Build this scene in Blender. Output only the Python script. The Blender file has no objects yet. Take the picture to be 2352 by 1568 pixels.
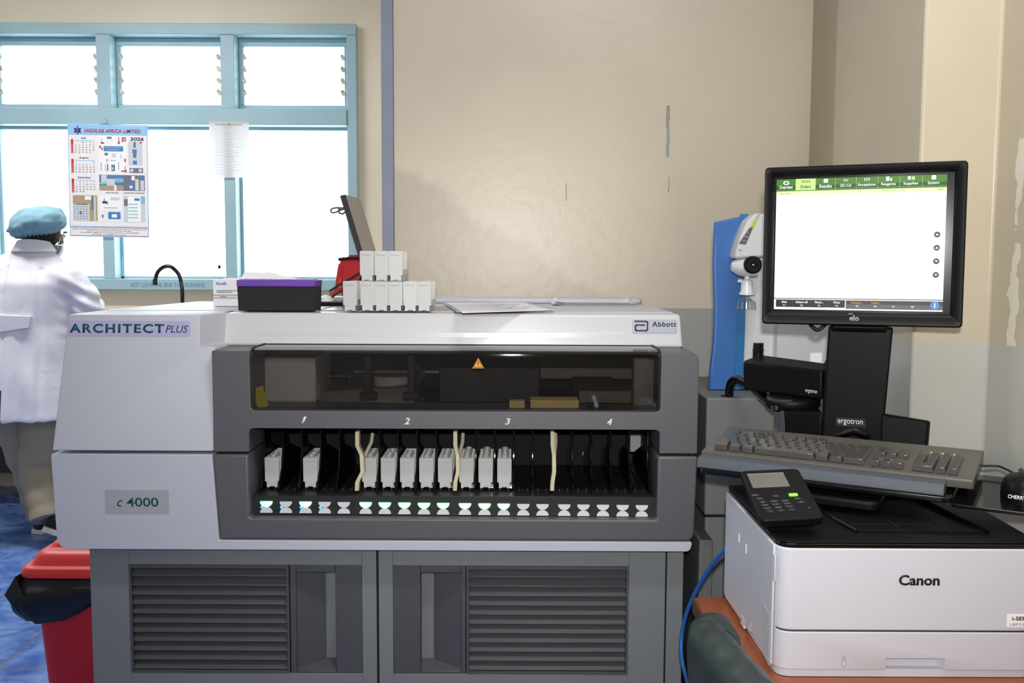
import bpy, bmesh, math, random, calendar
from mathutils import Vector, Matrix, noise
random.seed(7)
S = bpy.context.scene
COL = S.collection
R = math.radians

# ------------------------------------------------------------------ camera
IW, IH, F = 2352, 1568, 2200.0
CAM = Vector((0, 0, 1.32))
PITCH, ROLL = 4.78, 0.25
cam_d = bpy.data.cameras.new('camera'); cam_o = bpy.data.objects.new('camera', cam_d); COL.objects.link(cam_o)
cam_d.sensor_width = 36; cam_d.lens = F / IW * 36; cam_d.clip_start = 0.02
RM = Matrix.Rotation(R(90 - PITCH), 3, 'X') @ Matrix.Rotation(R(ROLL), 3, 'Z')
cam_o.matrix_world = Matrix.Translation(CAM) @ RM.to_4x4()
S.camera = cam_o

# ------------------------------------------------------------------ light
S.view_settings.view_transform = 'Standard'; S.view_settings.look = 'None'
S.view_settings.gamma = 1; S.view_settings.use_curve_mapping = False
S.view_settings.exposure = 0.0
wd = bpy.data.worlds.new('sky'); S.world = wd; wd.use_nodes = True
wd.node_tree.nodes['Background'].inputs[0].default_value = (0.90, 0.97, 1.0, 1)
wd.node_tree.nodes['Background'].inputs[1].default_value = 5.0

def area(name, loc, target, sx, sy, power, color=(1, 1, 1)):
    l = bpy.data.lights.new(name, 'AREA'); l.shape = 'RECTANGLE'; l.size = sx; l.size_y = sy
    l.energy = power; l.color = color
    o = bpy.data.objects.new(name, l); COL.objects.link(o); o.location = loc
    o.rotation_euler = (Vector(target) - Vector(loc)).to_track_quat('-Z', 'Y').to_euler()
    return o
# flash on top of the camera
fl = bpy.data.lights.new('camera_flash', 'SPOT'); fl.energy = 125; fl.spot_size = R(96); fl.spot_blend = 1.0; fl.shadow_soft_size = 0.02; fl.color = (1.0, 0.97, 0.92)
fo = bpy.data.objects.new('camera_flash', fl); COL.objects.link(fo); fo.location = (0.0, -0.04, 1.415)
fo.rotation_euler = (Vector((0.28, 2.0, 1.46)) - fo.location).to_track_quat('-Z', 'Y').to_euler()
# added fill lights, unseen, under the ceiling: behind camera, over desk and window bay
area('ceiling_fill', (-1.2, -0.9, 2.98), (-1.2, -0.9, 0), 1.4, 0.16, 8, (0.97, 0.98, 1.0))
area('ceiling_fill', (0.45, 1.0, 2.98), (0.35, 1.6, 0), 0.8, 0.16, 22, (1.0, 0.98, 0.96))
area('ceiling_fill', (-2.2, 3.9, 2.98), (-2.2, 3.9, 0), 1.3, 0.16, 50, (1.0, 0.98, 0.95))
# added cool fill light, unseen, from the left; no window stands there
area('side_fill', (-3.9, 0.2, 1.7), (0, 1.2, 1.2), 1.6, 1.3, 6, (0.78, 0.84, 1.0))

# ------------------------------------------------------------------ helpers
def ray(px, py):
    return RM @ Vector(((px - IW / 2) / F, -(py - IH / 2) / F, -1.0))
def P(px, py, Y):
    d = ray(px, py); return CAM + d * (Y / d.y)
def PZ(px, py, z):
    d = ray(px, py); return CAM + d * ((z - CAM.z) / d.z)
def PX(px, py, x):
    d = ray(px, py); return CAM + d * ((x - CAM.x) / d.x)

def lin(c):
    return tuple(((v / 255) / 12.92 if v / 255 <= 0.04045 else ((v / 255 + 0.055) / 1.055) ** 2.4) for v in c)
MATS = {}
def nd(nt, t, **kw):
    n = nt.nodes.new(t)
    for k, v in kw.items(): setattr(n, k, v)
    return n
def mat(name, rgb, rough=0.5, metal=0.0, var=0.0, vscale=6.0, bump=0.0, bscale=150.0, emit=None, estr=0.0, coat=0.0, spec=0.5, rgb2=None, stretch=None):
    m = bpy.data.materials.new(name); m.use_nodes = True; nt = m.node_tree
    b = nt.nodes['Principled BSDF']
    c = lin(rgb)
    b.inputs['Base Color'].default_value = (*c, 1); b.inputs['Roughness'].default_value = rough
    b.inputs['Metallic'].default_value = metal; b.inputs['Coat Weight'].default_value = coat
    b.inputs['Specular IOR Level'].default_value = spec
    tc = nd(nt, 'ShaderNodeTexCoord')
    src = tc.outputs['Object']
    if stretch:
        mp = nd(nt, 'ShaderNodeMapping'); mp.inputs['Scale'].default_value = stretch
        nt.links.new(src, mp.inputs['Vector']); src = mp.outputs['Vector']
    if var or rgb2:
        n = nd(nt, 'ShaderNodeTexNoise'); n.inputs['Scale'].default_value = vscale; n.inputs['Detail'].default_value = 5
        nt.links.new(src, n.inputs['Vector'])
        r = nd(nt, 'ShaderNodeValToRGB'); r.color_ramp.elements[0].position = 0.35; r.color_ramp.elements[1].position = 0.68
        c2 = lin(rgb2) if rgb2 else tuple(min(1, v * (1 + var)) for v in c)
        c1 = c if rgb2 else tuple(v * (1 - var) for v in c)
        r.color_ramp.elements[0].color = (*c1, 1); r.color_ramp.elements[1].color = (*c2, 1)
        nt.links.new(n.outputs['Fac'], r.inputs['Fac']); nt.links.new(r.outputs['Color'], b.inputs['Base Color'])
    if bump:
        n2 = nd(nt, 'ShaderNodeTexNoise'); n2.inputs['Scale'].default_value = bscale; n2.inputs['Detail'].default_value = 3
        bp = nd(nt, 'ShaderNodeBump'); bp.inputs['Strength'].default_value = bump; bp.inputs['Distance'].default_value = 0.002
        nt.links.new(src, n2.inputs['Vector']); nt.links.new(n2.outputs['Fac'], bp.inputs['Height'])
        nt.links.new(bp.outputs['Normal'], b.inputs['Normal'])
    if emit:
        b.inputs['Emission Color'].default_value = (*lin(emit), 1); b.inputs['Emission Strength'].default_value = estr
    MATS[name] = m
    return m
def clear(name, tint, gloss=0.08, rough=0.03, refl=(1, 1, 1), milk=0.0):
    m = bpy.data.materials.new(name); m.use_nodes = True; nt = m.node_tree; nt.nodes.clear()
    out = nd(nt, 'ShaderNodeOutputMaterial'); mx = nd(nt, 'ShaderNodeMixShader')
    t = nd(nt, 'ShaderNodeBsdfTransparent'); t.inputs[0].default_value = (*tint, 1)
    g = nd(nt, 'ShaderNodeBsdfGlossy'); g.inputs['Roughness'].default_value = rough; g.inputs[0].default_value = (*refl, 1)
    lw = nd(nt, 'ShaderNodeLayerWeight'); pw = nd(nt, 'ShaderNodeMath', operation='POWER'); pw.inputs[1].default_value = 4.0
    ad = nd(nt, 'ShaderNodeMath', operation='MULTIPLY_ADD', use_clamp=True); ad.inputs[1].default_value = .8; ad.inputs[2].default_value = gloss + .03
    nt.links.new(lw.outputs['Facing'], pw.inputs[0]); nt.links.new(pw.outputs[0], ad.inputs[0]); nt.links.new(ad.outputs[0], mx.inputs[0])
    nt.links.new(t.outputs[0], mx.inputs[1]); nt.links.new(g.outputs[0], mx.inputs[2]); nt.links.new(mx.outputs[0], out.inputs[0])
    if milk:
        df = nd(nt, 'ShaderNodeBsdfDiffuse'); df.inputs[0].default_value = (.85, .87, .87, 1); m2 = nd(nt, 'ShaderNodeMixShader'); m2.inputs[0].default_value = milk
        nt.links.new(mx.outputs[0], m2.inputs[1]); nt.links.new(df.outputs[0], m2.inputs[2]); nt.links.new(m2.outputs[0], out.inputs[0])
    MATS[name] = m
    return m

def round_poly(pts, r, n=4):
    out = []; N = len(pts)
    rs = r if isinstance(r, (list, tuple)) else [r] * N
    for i in range(N):
        p = Vector(pts[i]); a = Vector(pts[i - 1]); c = Vector(pts[(i + 1) % N]); rr = rs[i]
        if rr <= 1e-6: out.append(tuple(p)); continue
        d1 = (a - p); d2 = (c - p); l1 = d1.length; l2 = d2.length; d1.normalize(); d2.normalize()
        ang = d1.angle(d2); 
        if ang > 3.1: out.append(tuple(p)); continue
        k = min(rr / math.tan(ang / 2), l1 * 0.49, l2 * 0.49)
        s = p + d1 * k; e = p + d2 * k
        for j in range(n + 1):
            t = j / n
            out.append(tuple(s * (1 - t) ** 2 + p * 2 * t * (1 - t) + e * t * t))
    return out

WM = {}
def frame(O, u, v):
    u = Vector(u).normalized(); n = u.cross(Vector(v)).normalized(); w = n.cross(u)
    m = Matrix((u, w, n)).transposed().to_4x4(); m.translation = O
    return m
class MB:
    def __init__(s): s.bm = bmesh.new()
    def _v(s, p, M): 
        p = Vector(p); return s.bm.verts.new(M @ p if M else p)
    def box(s, x0, x1, y0, y1, z0, z1, M=None):
        return s.hexa([(x0, y0, z0), (x1, y0, z0), (x1, y1, z0), (x0, y1, z0), (x0, y0, z1), (x1, y0, z1), (x1, y1, z1), (x0, y1, z1)], M)
    def hexa(s, p, M=None):
        v = [s._v(q, M) for q in p]
        for f in ((3, 2, 1, 0), (4, 5, 6, 7), (0, 1, 5, 4), (1, 2, 6, 5), (2, 3, 7, 6), (3, 0, 4, 7)): s.bm.faces.new([v[i] for i in f])
        return s
    def prism(s, pts, a0, a1, axis='y', M=None, top=None):
        def mk(p, a):
            return {'y': (p[0], a, p[1]), 'z': (p[0], p[1], a), 'x': (a, p[0], p[1])}[axis]
        A = [s._v(mk(p, a0), M) for p in pts]; B = [s._v(mk(p, a1), M) for p in (top or pts)]
        n = len(pts)
        s.bm.faces.new(A[::-1]); s.bm.faces.new(B)
        for i in range(n): s.bm.faces.new((A[i], A[(i + 1) % n], B[(i + 1) % n], B[i]))
        return s
    def plate(s, cx, cy, w, h, r, z0, z1, M=None, n=4):
        p = [(cx - w / 2, cy - h / 2), (cx + w / 2, cy - h / 2), (cx + w / 2, cy + h / 2), (cx - w / 2, cy + h / 2)]
        return s.prism(round_poly(p, r, n) if r else p, z0, z1, 'z', M)
    def loft(s, rings, cap=True, closed=True, M=None):
        V = [[s._v(p, M) for p in r] for r in rings]; n = len(rings[0])
        for a, b in zip(V, V[1:]):
            for i in range(n if closed else n - 1): s.bm.faces.new((a[i], a[(i + 1) % n], b[(i + 1) % n], b[i]))
        if cap and closed: s.bm.faces.new(V[0][::-1]); s.bm.faces.new(V[-1])
        return s
    def tube(s, pts, r, n=10, M=None, cap=True):
        pts = [Vector(p) for p in pts]; rs = r if isinstance(r, (list, tuple)) else [r] * len(pts)
        rings = []; up = None
        for i, p in enumerate(pts):
            t = (pts[min(i + 1, len(pts) - 1)] - pts[max(i - 1, 0)]).normalized()
            if up is None:
                up = Vector((0, 0, 1)) if abs(t.z) < 0.9 else Vector((1, 0, 0))
            a = t.cross(up).normalized(); up = a.cross(t).normalized()
            rings.append([p + (a * math.cos(q) + up * math.sin(q)) * rs[i] for q in [2 * math.pi * k / n for k in range(n)]])
        return s.loft(rings, cap, True, M)
    def lathe(s, prof, M=None, n=20, cap=True):
        return s.loft([[(r * math.cos(2 * math.pi * k / n), r * math.sin(2 * math.pi * k / n), z) for k in range(n)] for r, z in prof], cap, True, M)
    def grid(s, fn, nu, nv, M=None):
        V = [[s._v(fn(i / nu, j / nv), M) for i in range(nu + 1)] for j in range(nv + 1)]
        for j in range(nv):
            for i in range(nu): s.bm.faces.new((V[j][i], V[j][i + 1], V[j + 1][i + 1], V[j + 1][i]))
        return s
    def build(s, name, m, parent=None, bevel=0.0, seg=2, smooth=True, local=False, sub=0, solid=0.0, world=False, ang=35):
        bm = s.bm
        bmesh.ops.recalc_face_normals(bm, faces=bm.faces)
        if parent is not None and not local:
            bmesh.ops.transform(bm, matrix=WM[parent].inverted(), verts=bm.verts)
        off = Vector()
        if parent is None:                                   # own origin at the base
            lo = Vector([min(v.co[i] for v in bm.verts) for i in range(3)]); hi = Vector([max(v.co[i] for v in bm.verts) for i in range(3)])
            if not world:
                off = Vector(((lo.x + hi.x) / 2, (lo.y + hi.y) / 2, lo.z))
                bmesh.ops.translate(bm, vec=-off, verts=bm.verts)
        me = bpy.data.meshes.new(name); bm.to_mesh(me); bm.free()
        return link(name, me, m, parent, bevel, seg, smooth, sub, solid, off, ang)
def link(name, me, m, parent, bevel=0, seg=2, smooth=True, sub=0, solid=0, off=None, ang=35):
    me.materials.append(MATS[m] if isinstance(m, str) else m)
    o = bpy.data.objects.new(name, me); COL.objects.link(o)
    if off is not None: o.location = off
    if smooth:
        me.shade_smooth()
        try: me.set_sharp_from_angle(angle=R(ang))
        except Exception: pass
    if solid:
        md = o.modifiers.new('thickness', 'SOLIDIFY'); md.thickness = solid; md.offset = 0
    if bevel:
        md = o.modifiers.new('bevel', 'BEVEL'); md.width = bevel; md.segments = seg; md.limit_method = 'ANGLE'; md.angle_limit = R(40)
        md.harden_normals = False
    if sub:
        md = o.modifiers.new('sub', 'SUBSURF'); md.levels = sub; md.render_levels = sub
    if parent is not None:
        o.parent = parent; WM[o] = WM[parent]
    else:
        WM[o] = Matrix.Translation(off if off is not None else Vector())
    return o
def tag(o, label=None, cat=None, group=None, kind=None):
    if label: o['label'] = label
    if cat: o['category'] = cat
    if group: o['group'] = group
    if kind: o['kind'] = kind
    return o
def thing(name, label, cat, M, group=None):
    if not isinstance(M, Matrix): M = Matrix.Translation(Vector(M))
    o = bpy.data.objects.new(name, None); COL.objects.link(o); o.empty_display_size = 0.05
    o.matrix_world = M; WM[o] = M.copy()
    return tag(o, label, cat, group)
def struct(o): return tag(o, kind='structure')
def copy_thing(root, M, label, group=None):
    r = root.copy(); COL.objects.link(r); r.matrix_world = M; WM[r] = M.copy()
    r['label'] = label
    if group: r['group'] = group
    for ch in list(root.children):
        c = ch.copy(); COL.objects.link(c); c.parent = r
        for g in list(ch.children):
            d = g.copy(); COL.objects.link(d); d.parent = c
    return r
def text(s, M, w, h, m, parent, name='lettering', bold=0.0, shear=0.0, depth=0.0003, local=False, spacing=1.0, line=1.0, align='LEFT', keep=False):
    """letters in a w x h box centred on the origin of M (x right, y up, z out)"""
    cu = bpy.data.curves.new('t', 'FONT'); cu.body = s; cu.offset = bold; cu.shear = shear; cu.extrude = 0
    cu.space_character = spacing; cu.space_line = line; cu.align_x = align; cu.resolution_u = 3
    ob = bpy.data.objects.new('t', cu); me = bpy.data.meshes.new_from_object(ob)
    bpy.data.objects.remove(ob); bpy.data.curves.remove(cu)
    bm = bmesh.new(); bm.from_mesh(me); bpy.data.meshes.remove(me)
    if not bm.verts: bm.free(); return None
    lo = [min(v.co[i] for v in bm.verts) for i in range(2)]; hi = [max(v.co[i] for v in bm.verts) for i in range(2)]
    sx = w / (hi[0] - lo[0]); sy = h / (hi[1] - lo[1])
    if keep: sx = sy = min(sx, sy)
    for v in bm.verts:
        v.co.x = (v.co.x - (lo[0] + hi[0]) / 2) * sx; v.co.y = (v.co.y - (lo[1] + hi[1]) / 2) * sy; v.co.z = 0
    ret = bmesh.ops.extrude_face_region(bm, geom=list(bm.faces))
    for e in ret['geom']:
        if isinstance(e, bmesh.types.BMVert): e.co.z = depth
    bmesh.ops.transform(bm, matrix=M, verts=bm.verts)
    mb = MB(); mb.bm.free(); mb.bm = bm
    return mb.build(name, m, parent, smooth=False, local=local)
FRONT = lambda c: frame(c, (1, 0, 0), (0, 0, 1))
def prect(x0, y0, x1, y1, Y):
    """centre, width and height of an upright rectangle facing the room at depth Y"""
    a = P(x0, y1, Y); b = P(x1, y0, Y)
    return (a + b) / 2, b.x - a.x, b.z - a.z
def bake(o):
    dg = bpy.context.evaluated_depsgraph_get(); dg.update()
    me = bpy.data.meshes.new_from_object(o.evaluated_get(dg)); old = o.data
    o.modifiers.clear(); o.data = me; bpy.data.meshes.remove(old)
    return o
def bez(pts, n=8):
    """smooth path through points"""
    pts = [Vector(p) for p in pts]; out = []
    for i in range(len(pts) - 1):
        p0 = pts[max(i - 1, 0)]; p1 = pts[i]; p2 = pts[i + 1]; p3 = pts[min(i + 2, len(pts) - 1)]
        for k in range(n):
            t = k / n
            out.append(0.5 * ((2 * p1) + (p2 - p0) * t + (2 * p0 - 5 * p1 + 4 * p2 - p3) * t * t + (3 * p1 - p0 - 3 * p2 + p3) * t ** 3))
    out.append(pts[-1]); return out
ORD = ['first', 'second', 'third', 'fourth', 'fifth', 'sixth', 'seventh', 'eighth', 'ninth', 'tenth', 'eleventh', 'twelfth']
# ------------------------------------------------------------------ materials
mat('white_plastic', (198, 201, 212), 0.38, bump=0.04, bscale=900)
mat('white_gloss', (212, 214, 219), 0.22)
mat('carrier_white', (204, 207, 206), 0.35)
mat('bezel_grey', (94, 92, 97), 0.42, bump=0.10, bscale=1200)
mat('cabinet_grey', (128, 132, 134), 0.5, bump=0.06, bscale=900, var=0.03, vscale=4)
mat('grille_grey', (82, 82, 87), 0.5, bump=0.05, bscale=900)
mat('side_grey', (104, 105, 106), 0.55, bump=0.05, bscale=700)
mat('gap_black', (14, 14, 16), 0.7)
mat('black_plastic', (12, 12, 14), 0.45, bump=0.05, bscale=1200, spec=0.18)
mat('black_gloss', (12, 12, 14), 0.12)
mat('black_rubber', (22, 22, 24), 0.6)
mat('bay_black', (36, 36, 38), 0.45)
mat('bay_matt', (40, 41, 46), 0.85, spec=0.1)
mat('cavity_grey', (52, 52, 55), 0.7, spec=0.2)
mat('device_grey', (172, 172, 176), 0.5, var=0.04)
mat('device_pale', (205, 200, 190), 0.5)
mat('cream_plastic', (214, 205, 172), 0.42)
mat('light_off', (228, 230, 236), 0.3)
mat('light_green', (200, 255, 215), 0.4, emit=(110, 255, 130), estr=3.2)
mat('light_blue', (90, 160, 255), 0.4, emit=(60, 150, 255), estr=1.8)
mat('label_lilac', (188, 182, 222), 0.3)
mat('label_grey', (176, 176, 182), 0.35)
mat('label_silver', (186, 190, 208), 0.25)
mat('teal_ink', (8, 82, 84), 0.45)
mat('black_ink', (20, 20, 24), 0.5)
mat('white_ink', (235, 235, 238), 0.5)
mat('grey_ink', (150, 150, 155), 0.5)
mat('blue_ink', (48, 66, 150), 0.5)
mat('pencil', (98, 148, 182), 0.5)
mat('navy_ink', (38, 36, 105), 0.5)
mat('red_ink', (205, 40, 48), 0.5)
mat('orange_ink', (240, 160, 30), 0.5)
mat('yellow_label', (214, 200, 40), 0.5)
mat('paper', (240, 240, 244), 0.7)
mat('paper_grey', (205, 205, 212), 0.7)
mat('panel_brown', (150, 142, 134), 0.25)
mat('steel', (190, 190, 192), 0.25, metal=1.0)
mat('window_paint', (158, 190, 202), 0.4, var=0.05, vscale=3, bump=0.08, bscale=60)
mat('post_paint', (146, 152, 174), 0.45, var=0.05, vscale=8, bump=0.05, bscale=60)
mat('clip_rust', (172, 150, 128), 0.6, rgb2=(226, 222, 210), vscale=40)
mat('red_plastic', (205, 28, 36), 0.38, bump=0.05, bscale=500)
mat('red_lid', (232, 58, 58), 0.4, bump=0.05, bscale=500)
mat('bin_bag', (16, 16, 20), 0.28, bump=0.9, bscale=14)
mat('red_fabric', (215, 24, 36), 0.6, bump=0.2, bscale=300)
mat('purple_plastic', (112, 66, 176), 0.45, bump=0.04, bscale=700)
mat('purple_light', (150, 108, 210), 0.45)
mat('black_foam', (28, 29, 31), 0.8, bump=0.25, bscale=500)
mat('laptop_grey', (150, 143, 135), 0.35, var=0.03)
mat('laptop_edge', (58, 60, 64), 0.4)
mat('coat', (226, 226, 238), 0.8, bump=0.5, bscale=30, var=0.02)
mat('cap_blue', (124, 166, 184), 0.7, bump=0.6, bscale=60, var=0.12, vscale=25, stretch=(1, 1, 0.35))
mat('skin', (92, 60, 45), 0.5, var=0.06)
mat('hair', (22, 18, 16), 0.7)
mat('mask', (226, 232, 236), 0.7)
mat('khaki', (148, 140, 122), 0.8, bump=0.3, bscale=60, var=0.05)
mat('shoe_black', (22, 20, 22), 0.4)
mat('sole_white', (220, 216, 206), 0.6)
mat('purifier_blue', (44, 98, 166), 0.4, bump=0.05, bscale=500)
mat('purifier_blue_edge', (36, 104, 160), 0.35)
mat('purifier_grey', (196, 198, 200), 0.45)
mat('screen_olive', (172, 196, 60), 0.3)
mat('wrist_gel', (74, 80, 90), 0.55, bump=0.05, bscale=400)
mat('kb_body', (86, 83, 78), 0.3)
mat('key_clear', (70, 69, 68), 0.12, coat=0.6)
mat('led_green', (120, 230, 60), 0.4, emit=(110, 230, 40), estr=1.5)
mat('lcd_grey', (104, 104, 98), 0.3)
mat('table_orange', (140, 74, 40), 0.32, rgb2=(152, 84, 48), vscale=3, bump=0.04, bscale=80)
mat('table_edge', (92, 60, 42), 0.5)
mat('chair_vinyl', (40, 54, 55), 0.4, bump=0.35, bscale=30, var=0.12, vscale=18)
mat('cable_blue', (40, 104, 186), 0.4)
mat('bench_top', (150, 150, 152), 0.4)
mat('bench_grey', (96, 94, 92), 0.6)
mat('ceiling_paint', (226, 224, 216), 0.8)
mat('leaf', (70, 150, 80), 0.6, var=0.2, vscale=10)
mat('bark', (110, 90, 70), 0.8)
mat('cover_blue', (44, 100, 170), 0.5)
clear('window_glass', (0.97, 1.0, 0.99), 0.02)
clear('tinted_glass', (0.62, 0.61, 0.61), 0.0, 0.03)
clear('clear_plastic', (0.90, 0.92, 0.92), 0.12, 0.08)
clear('cup_plastic', (0.92, 0.94, 0.94), 0.15, 0.10, milk=.30)

def emis(name, rgb, st):
    m = mat(name, (6, 6, 6), 0.4, emit=rgb, estr=st, spec=0.2); return m
emis('ui_white', (255, 255, 255), 1.25); emis('ui_green', (74, 150, 20), 0.75); emis('ui_dark', (24, 92, 8), 0.7); emis('ui_lime', (214, 246, 150), 1.0)
emis('ui_pale', (238, 255, 190), 1.1); emis('ui_black', (26, 26, 30), 0.35); emis('ui_grey', (112, 112, 118), 0.7); emis('ui_orange', (240, 160, 20), 1.0)
emis('ui_blue', (90, 150, 230), 0.9); emis('ui_faint', (205, 210, 205), 0.9); emis('ui_mid', (66, 66, 70), 0.6)

def wall_mat(name, upper, lower, zs, rough=0.32, kind=None):
    m = bpy.data.materials.new(name); m.use_nodes = True; nt = m.node_tree; L = nt.links.new
    b = nt.nodes['Principled BSDF']; b.inputs['Roughness'].default_value = rough
    tc = nd(nt, 'ShaderNodeTexCoord'); sp = nd(nt, 'ShaderNodeSeparateXYZ'); L(tc.outputs['Object'], sp.inputs[0])
    X, Y, Z = sp.outputs
    def mth(op, a, c=None, d=None, clamp=False):
        n = nd(nt, 'ShaderNodeMath', operation=op, use_clamp=clamp)
        for i, v in enumerate((a, c, d)):
            if v is None: continue
            if isinstance(v, (int, float)): n.inputs[i].default_value = v
            else: L(v, n.inputs[i])
        return n.outputs[0]
    def mixc(f, a, c):
        n = nd(nt, 'ShaderNodeMix', data_type='RGBA')
        L(f, n.inputs[0]) if not isinstance(f, float) else None
        for i, v in ((6, a), (7, c)):
            if isinstance(v, tuple): n.inputs[i].default_value = (*lin(v), 1)
            else: L(v, n.inputs[i])
        return n.outputs[2]
    def noi(scale, det=4, vec=None):
        n = nd(nt, 'ShaderNodeTexNoise'); n.inputs['Scale'].default_value = scale; n.inputs['Detail'].default_value = det
        L(vec or tc.outputs['Object'], n.inputs['Vector']); return n.outputs['Fac']
    n1 = noi(1.3, 4); up2 = tuple(int(v * 0.93) for v in upper)
    ramp = mth('MULTIPLY_ADD', n1, 2.2, -0.6, True)
    col = mixc(ramp, up2, upper)
    nf = noi(5.0, 6); hgt = noi(24.0, 5)
    if kind == 'patch':
        # re-plastered patch, ragged at lower left; its paler colour also holds gloss reflection
        wob = mth('MULTIPLY', mth('SUBTRACT', nf, 0.5), 0.22)
        e = mth('ADD', mth('ADD', mth('MULTIPLY', X, 0.62), Z), wob)      # > edge -> patch
        inside = mth('MULTIPLY', mth('MULTIPLY_ADD', mth('SUBTRACT', e, 1.395), 25.0, 0.5, True), mth('MULTIPLY_ADD', mth('ADD', Z, wob), -3.0, 5.9, True))
        inside = mth('MULTIPLY', inside, mth('MULTIPLY_ADD', mth('ADD', X, wob), -4.0, 2.3, True))
        pc = tuple(min(255, int(v * 1.06)) for v in upper)
        col = mixc(mth('MULTIPLY', inside, 0.8), col, pc)
        # scuffs: a chipped vertical scrape showing blue-grey undercoat
        def rect(x0, x1, z0, z1, soft=0.004):
            w = mth('MULTIPLY', mth('SUBTRACT', noi(40.0, 3), 0.5), 0.012)
            xx = mth('ADD', X, w)
            return mth('MULTIPLY', mth('MULTIPLY', mth('GREATER_THAN', xx, x0), mth('LESS_THAN', xx, x1)), mth('MULTIPLY', mth('GREATER_THAN', Z, z0), mth('LESS_THAN', Z, z1)))
        col = mixc(rect(0.503, 0.515, 1.76, 1.832), col, (168, 156, 142))
        col = mixc(rect(0.506, 0.516, 1.665, 1.76), col, (160, 168, 178))
        col = mixc(rect(0.1755, 0.1785, 1.52, 1.578), col, (150, 140, 126))
        col = mixc(rect(0.515, 0.518, 1.55, 1.60), col, (160, 150, 140))
    if kind == 'peel':
        # flaking paint in a vertical band beside the corner
        band = mth('SUBTRACT', 1.0, mth('MULTIPLY', mth('ABSOLUTE', mth('SUBTRACT', Y, 1.795)), 17.0), None, True)
        pn = mth('GREATER_THAN', mth('MULTIPLY', noi(22.0, 5), band), 0.40)
        zz = mth('MULTIPLY', mth('GREATER_THAN', Z, 1.12), mth('LESS_THAN', Z, 1.55))
        pn = mth('MULTIPLY', pn, zz)
        col = mixc(pn, col, (226, 222, 206))
        hgt = mth('ADD', hgt, mth('MULTIPLY', pn, -1.5))
    low = mth('LESS_THAN', mth('ADD', Z, mth('MULTIPLY', mth('SUBTRACT', nf, 0.5), 0.008)), zs)
    col = mixc(low, col, lower)
    L(col, b.inputs['Base Color'])
    bp = nd(nt, 'ShaderNodeBump'); bp.inputs['Strength'].default_value = 0.22; bp.inputs['Distance'].default_value = 0.004
    L(hgt, bp.inputs['Height']); L(bp.outputs[0], b.inputs['Normal'])
    MATS[name] = m
DADO = 1.166
wall_mat('wall_beige', (220, 209, 191), (168, 168, 164), DADO, 0.33, 'patch')
wall_mat('wall_cream', (240, 228, 208), (232, 220, 200), DADO, 0.45)
wall_mat('wall_return', (180, 164, 140), (160, 160, 156), DADO, 0.4)  # browner: the shade on this turned-away face is put into its colour
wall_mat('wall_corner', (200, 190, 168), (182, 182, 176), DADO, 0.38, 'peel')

def floor_mat():
    m = bpy.data.materials.new('floor_tiles'); m.use_nodes = True; nt = m.node_tree; L = nt.links.new
    b = nt.nodes['Principled BSDF']; b.inputs['Roughness'].default_value = 0.22
    tc = nd(nt, 'ShaderNodeTexCoord')
    br = nd(nt, 'ShaderNodeTexBrick'); br.offset = 0; br.squash = 1
    br.inputs['Scale'].default_value = 1; br.inputs['Brick Width'].default_value = 0.333; br.inputs['Row Height'].default_value = 0.333
    br.inputs['Mortar Size'].default_value = 0.004; br.inputs['Mortar Smooth'].default_value = 0.1
    n = nd(nt, 'ShaderNodeTexNoise'); n.inputs['Scale'].default_value = 7; n.inputs['Detail'].default_value = 8; n.inputs['Distortion'].default_value = 1.4
    rp = nd(nt, 'ShaderNodeValToRGB'); rp.color_ramp.elements[0].position = .3; rp.color_ramp.elements[1].position = .75
    rp.color_ramp.elements[0].color = (*lin((52, 92, 178)), 1); rp.color_ramp.elements[1].color = (*lin((134, 172, 232)), 1)
    L(tc.outputs['Object'], n.inputs['Vector']); L(tc.outputs['Object'], br.inputs['Vector']); L(n.outputs['Fac'], rp.inputs['Fac'])
    L(rp.outputs[0], br.inputs['Color1']); L(rp.outputs[0], br.inputs['Color2']); br.inputs['Mortar'].default_value = (*lin((120, 112, 108)), 1)
    L(br.outputs['Color'], b.inputs['Base Color']); MATS['floor_tiles'] = m
floor_mat()

# ------------------------------------------------------------------ room shell
YW, YP, CEIL = 5.5, 3.2, 3.05
struct(MB().box(-4.1, 1.2, -2.2, 5.7, -0.1, 0.0).build('floor', 'floor_tiles', world=True, smooth=False))
struct(MB().box(-4.1, 1.2, -2.2, 5.7, CEIL, CEIL + 0.1).build('ceiling', 'ceiling_paint', world=True, smooth=False))
# window wall with its opening
wx1 = P(821, 360, YW - .05).x; wz1 = P(500, 54, YW - .05).z; wz0 = P(500, 666, YW - .05).z
pitch = P(530, 300, YW).x - P(252, 300, YW).x
wx0 = P(260, 600, YW).x - 2.06 * pitch
w = MB()
w.box(-4.1, wx0, YW, YW + .2, 0, CEIL).box(wx1, -0.2, YW, YW + .2, 0, CEIL).box(wx0, wx1, YW, YW + .2, 0, wz0).box(wx0, wx1, YW, YW + .2, wz1, CEIL)
struct(w.build('wall_north', 'wall_cream', world=True, smooth=False))
struct(MB().box(-4.2, -4.1, -2.2, 5.7, 0, CEIL).build('wall_west', 'wall_cream', world=True, smooth=False))
struct(MB().box(-4.1, 1.2, -2.3, -2.2, 0, CEIL).build('wall_south', 'wall_cream', world=True, smooth=False))
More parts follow.
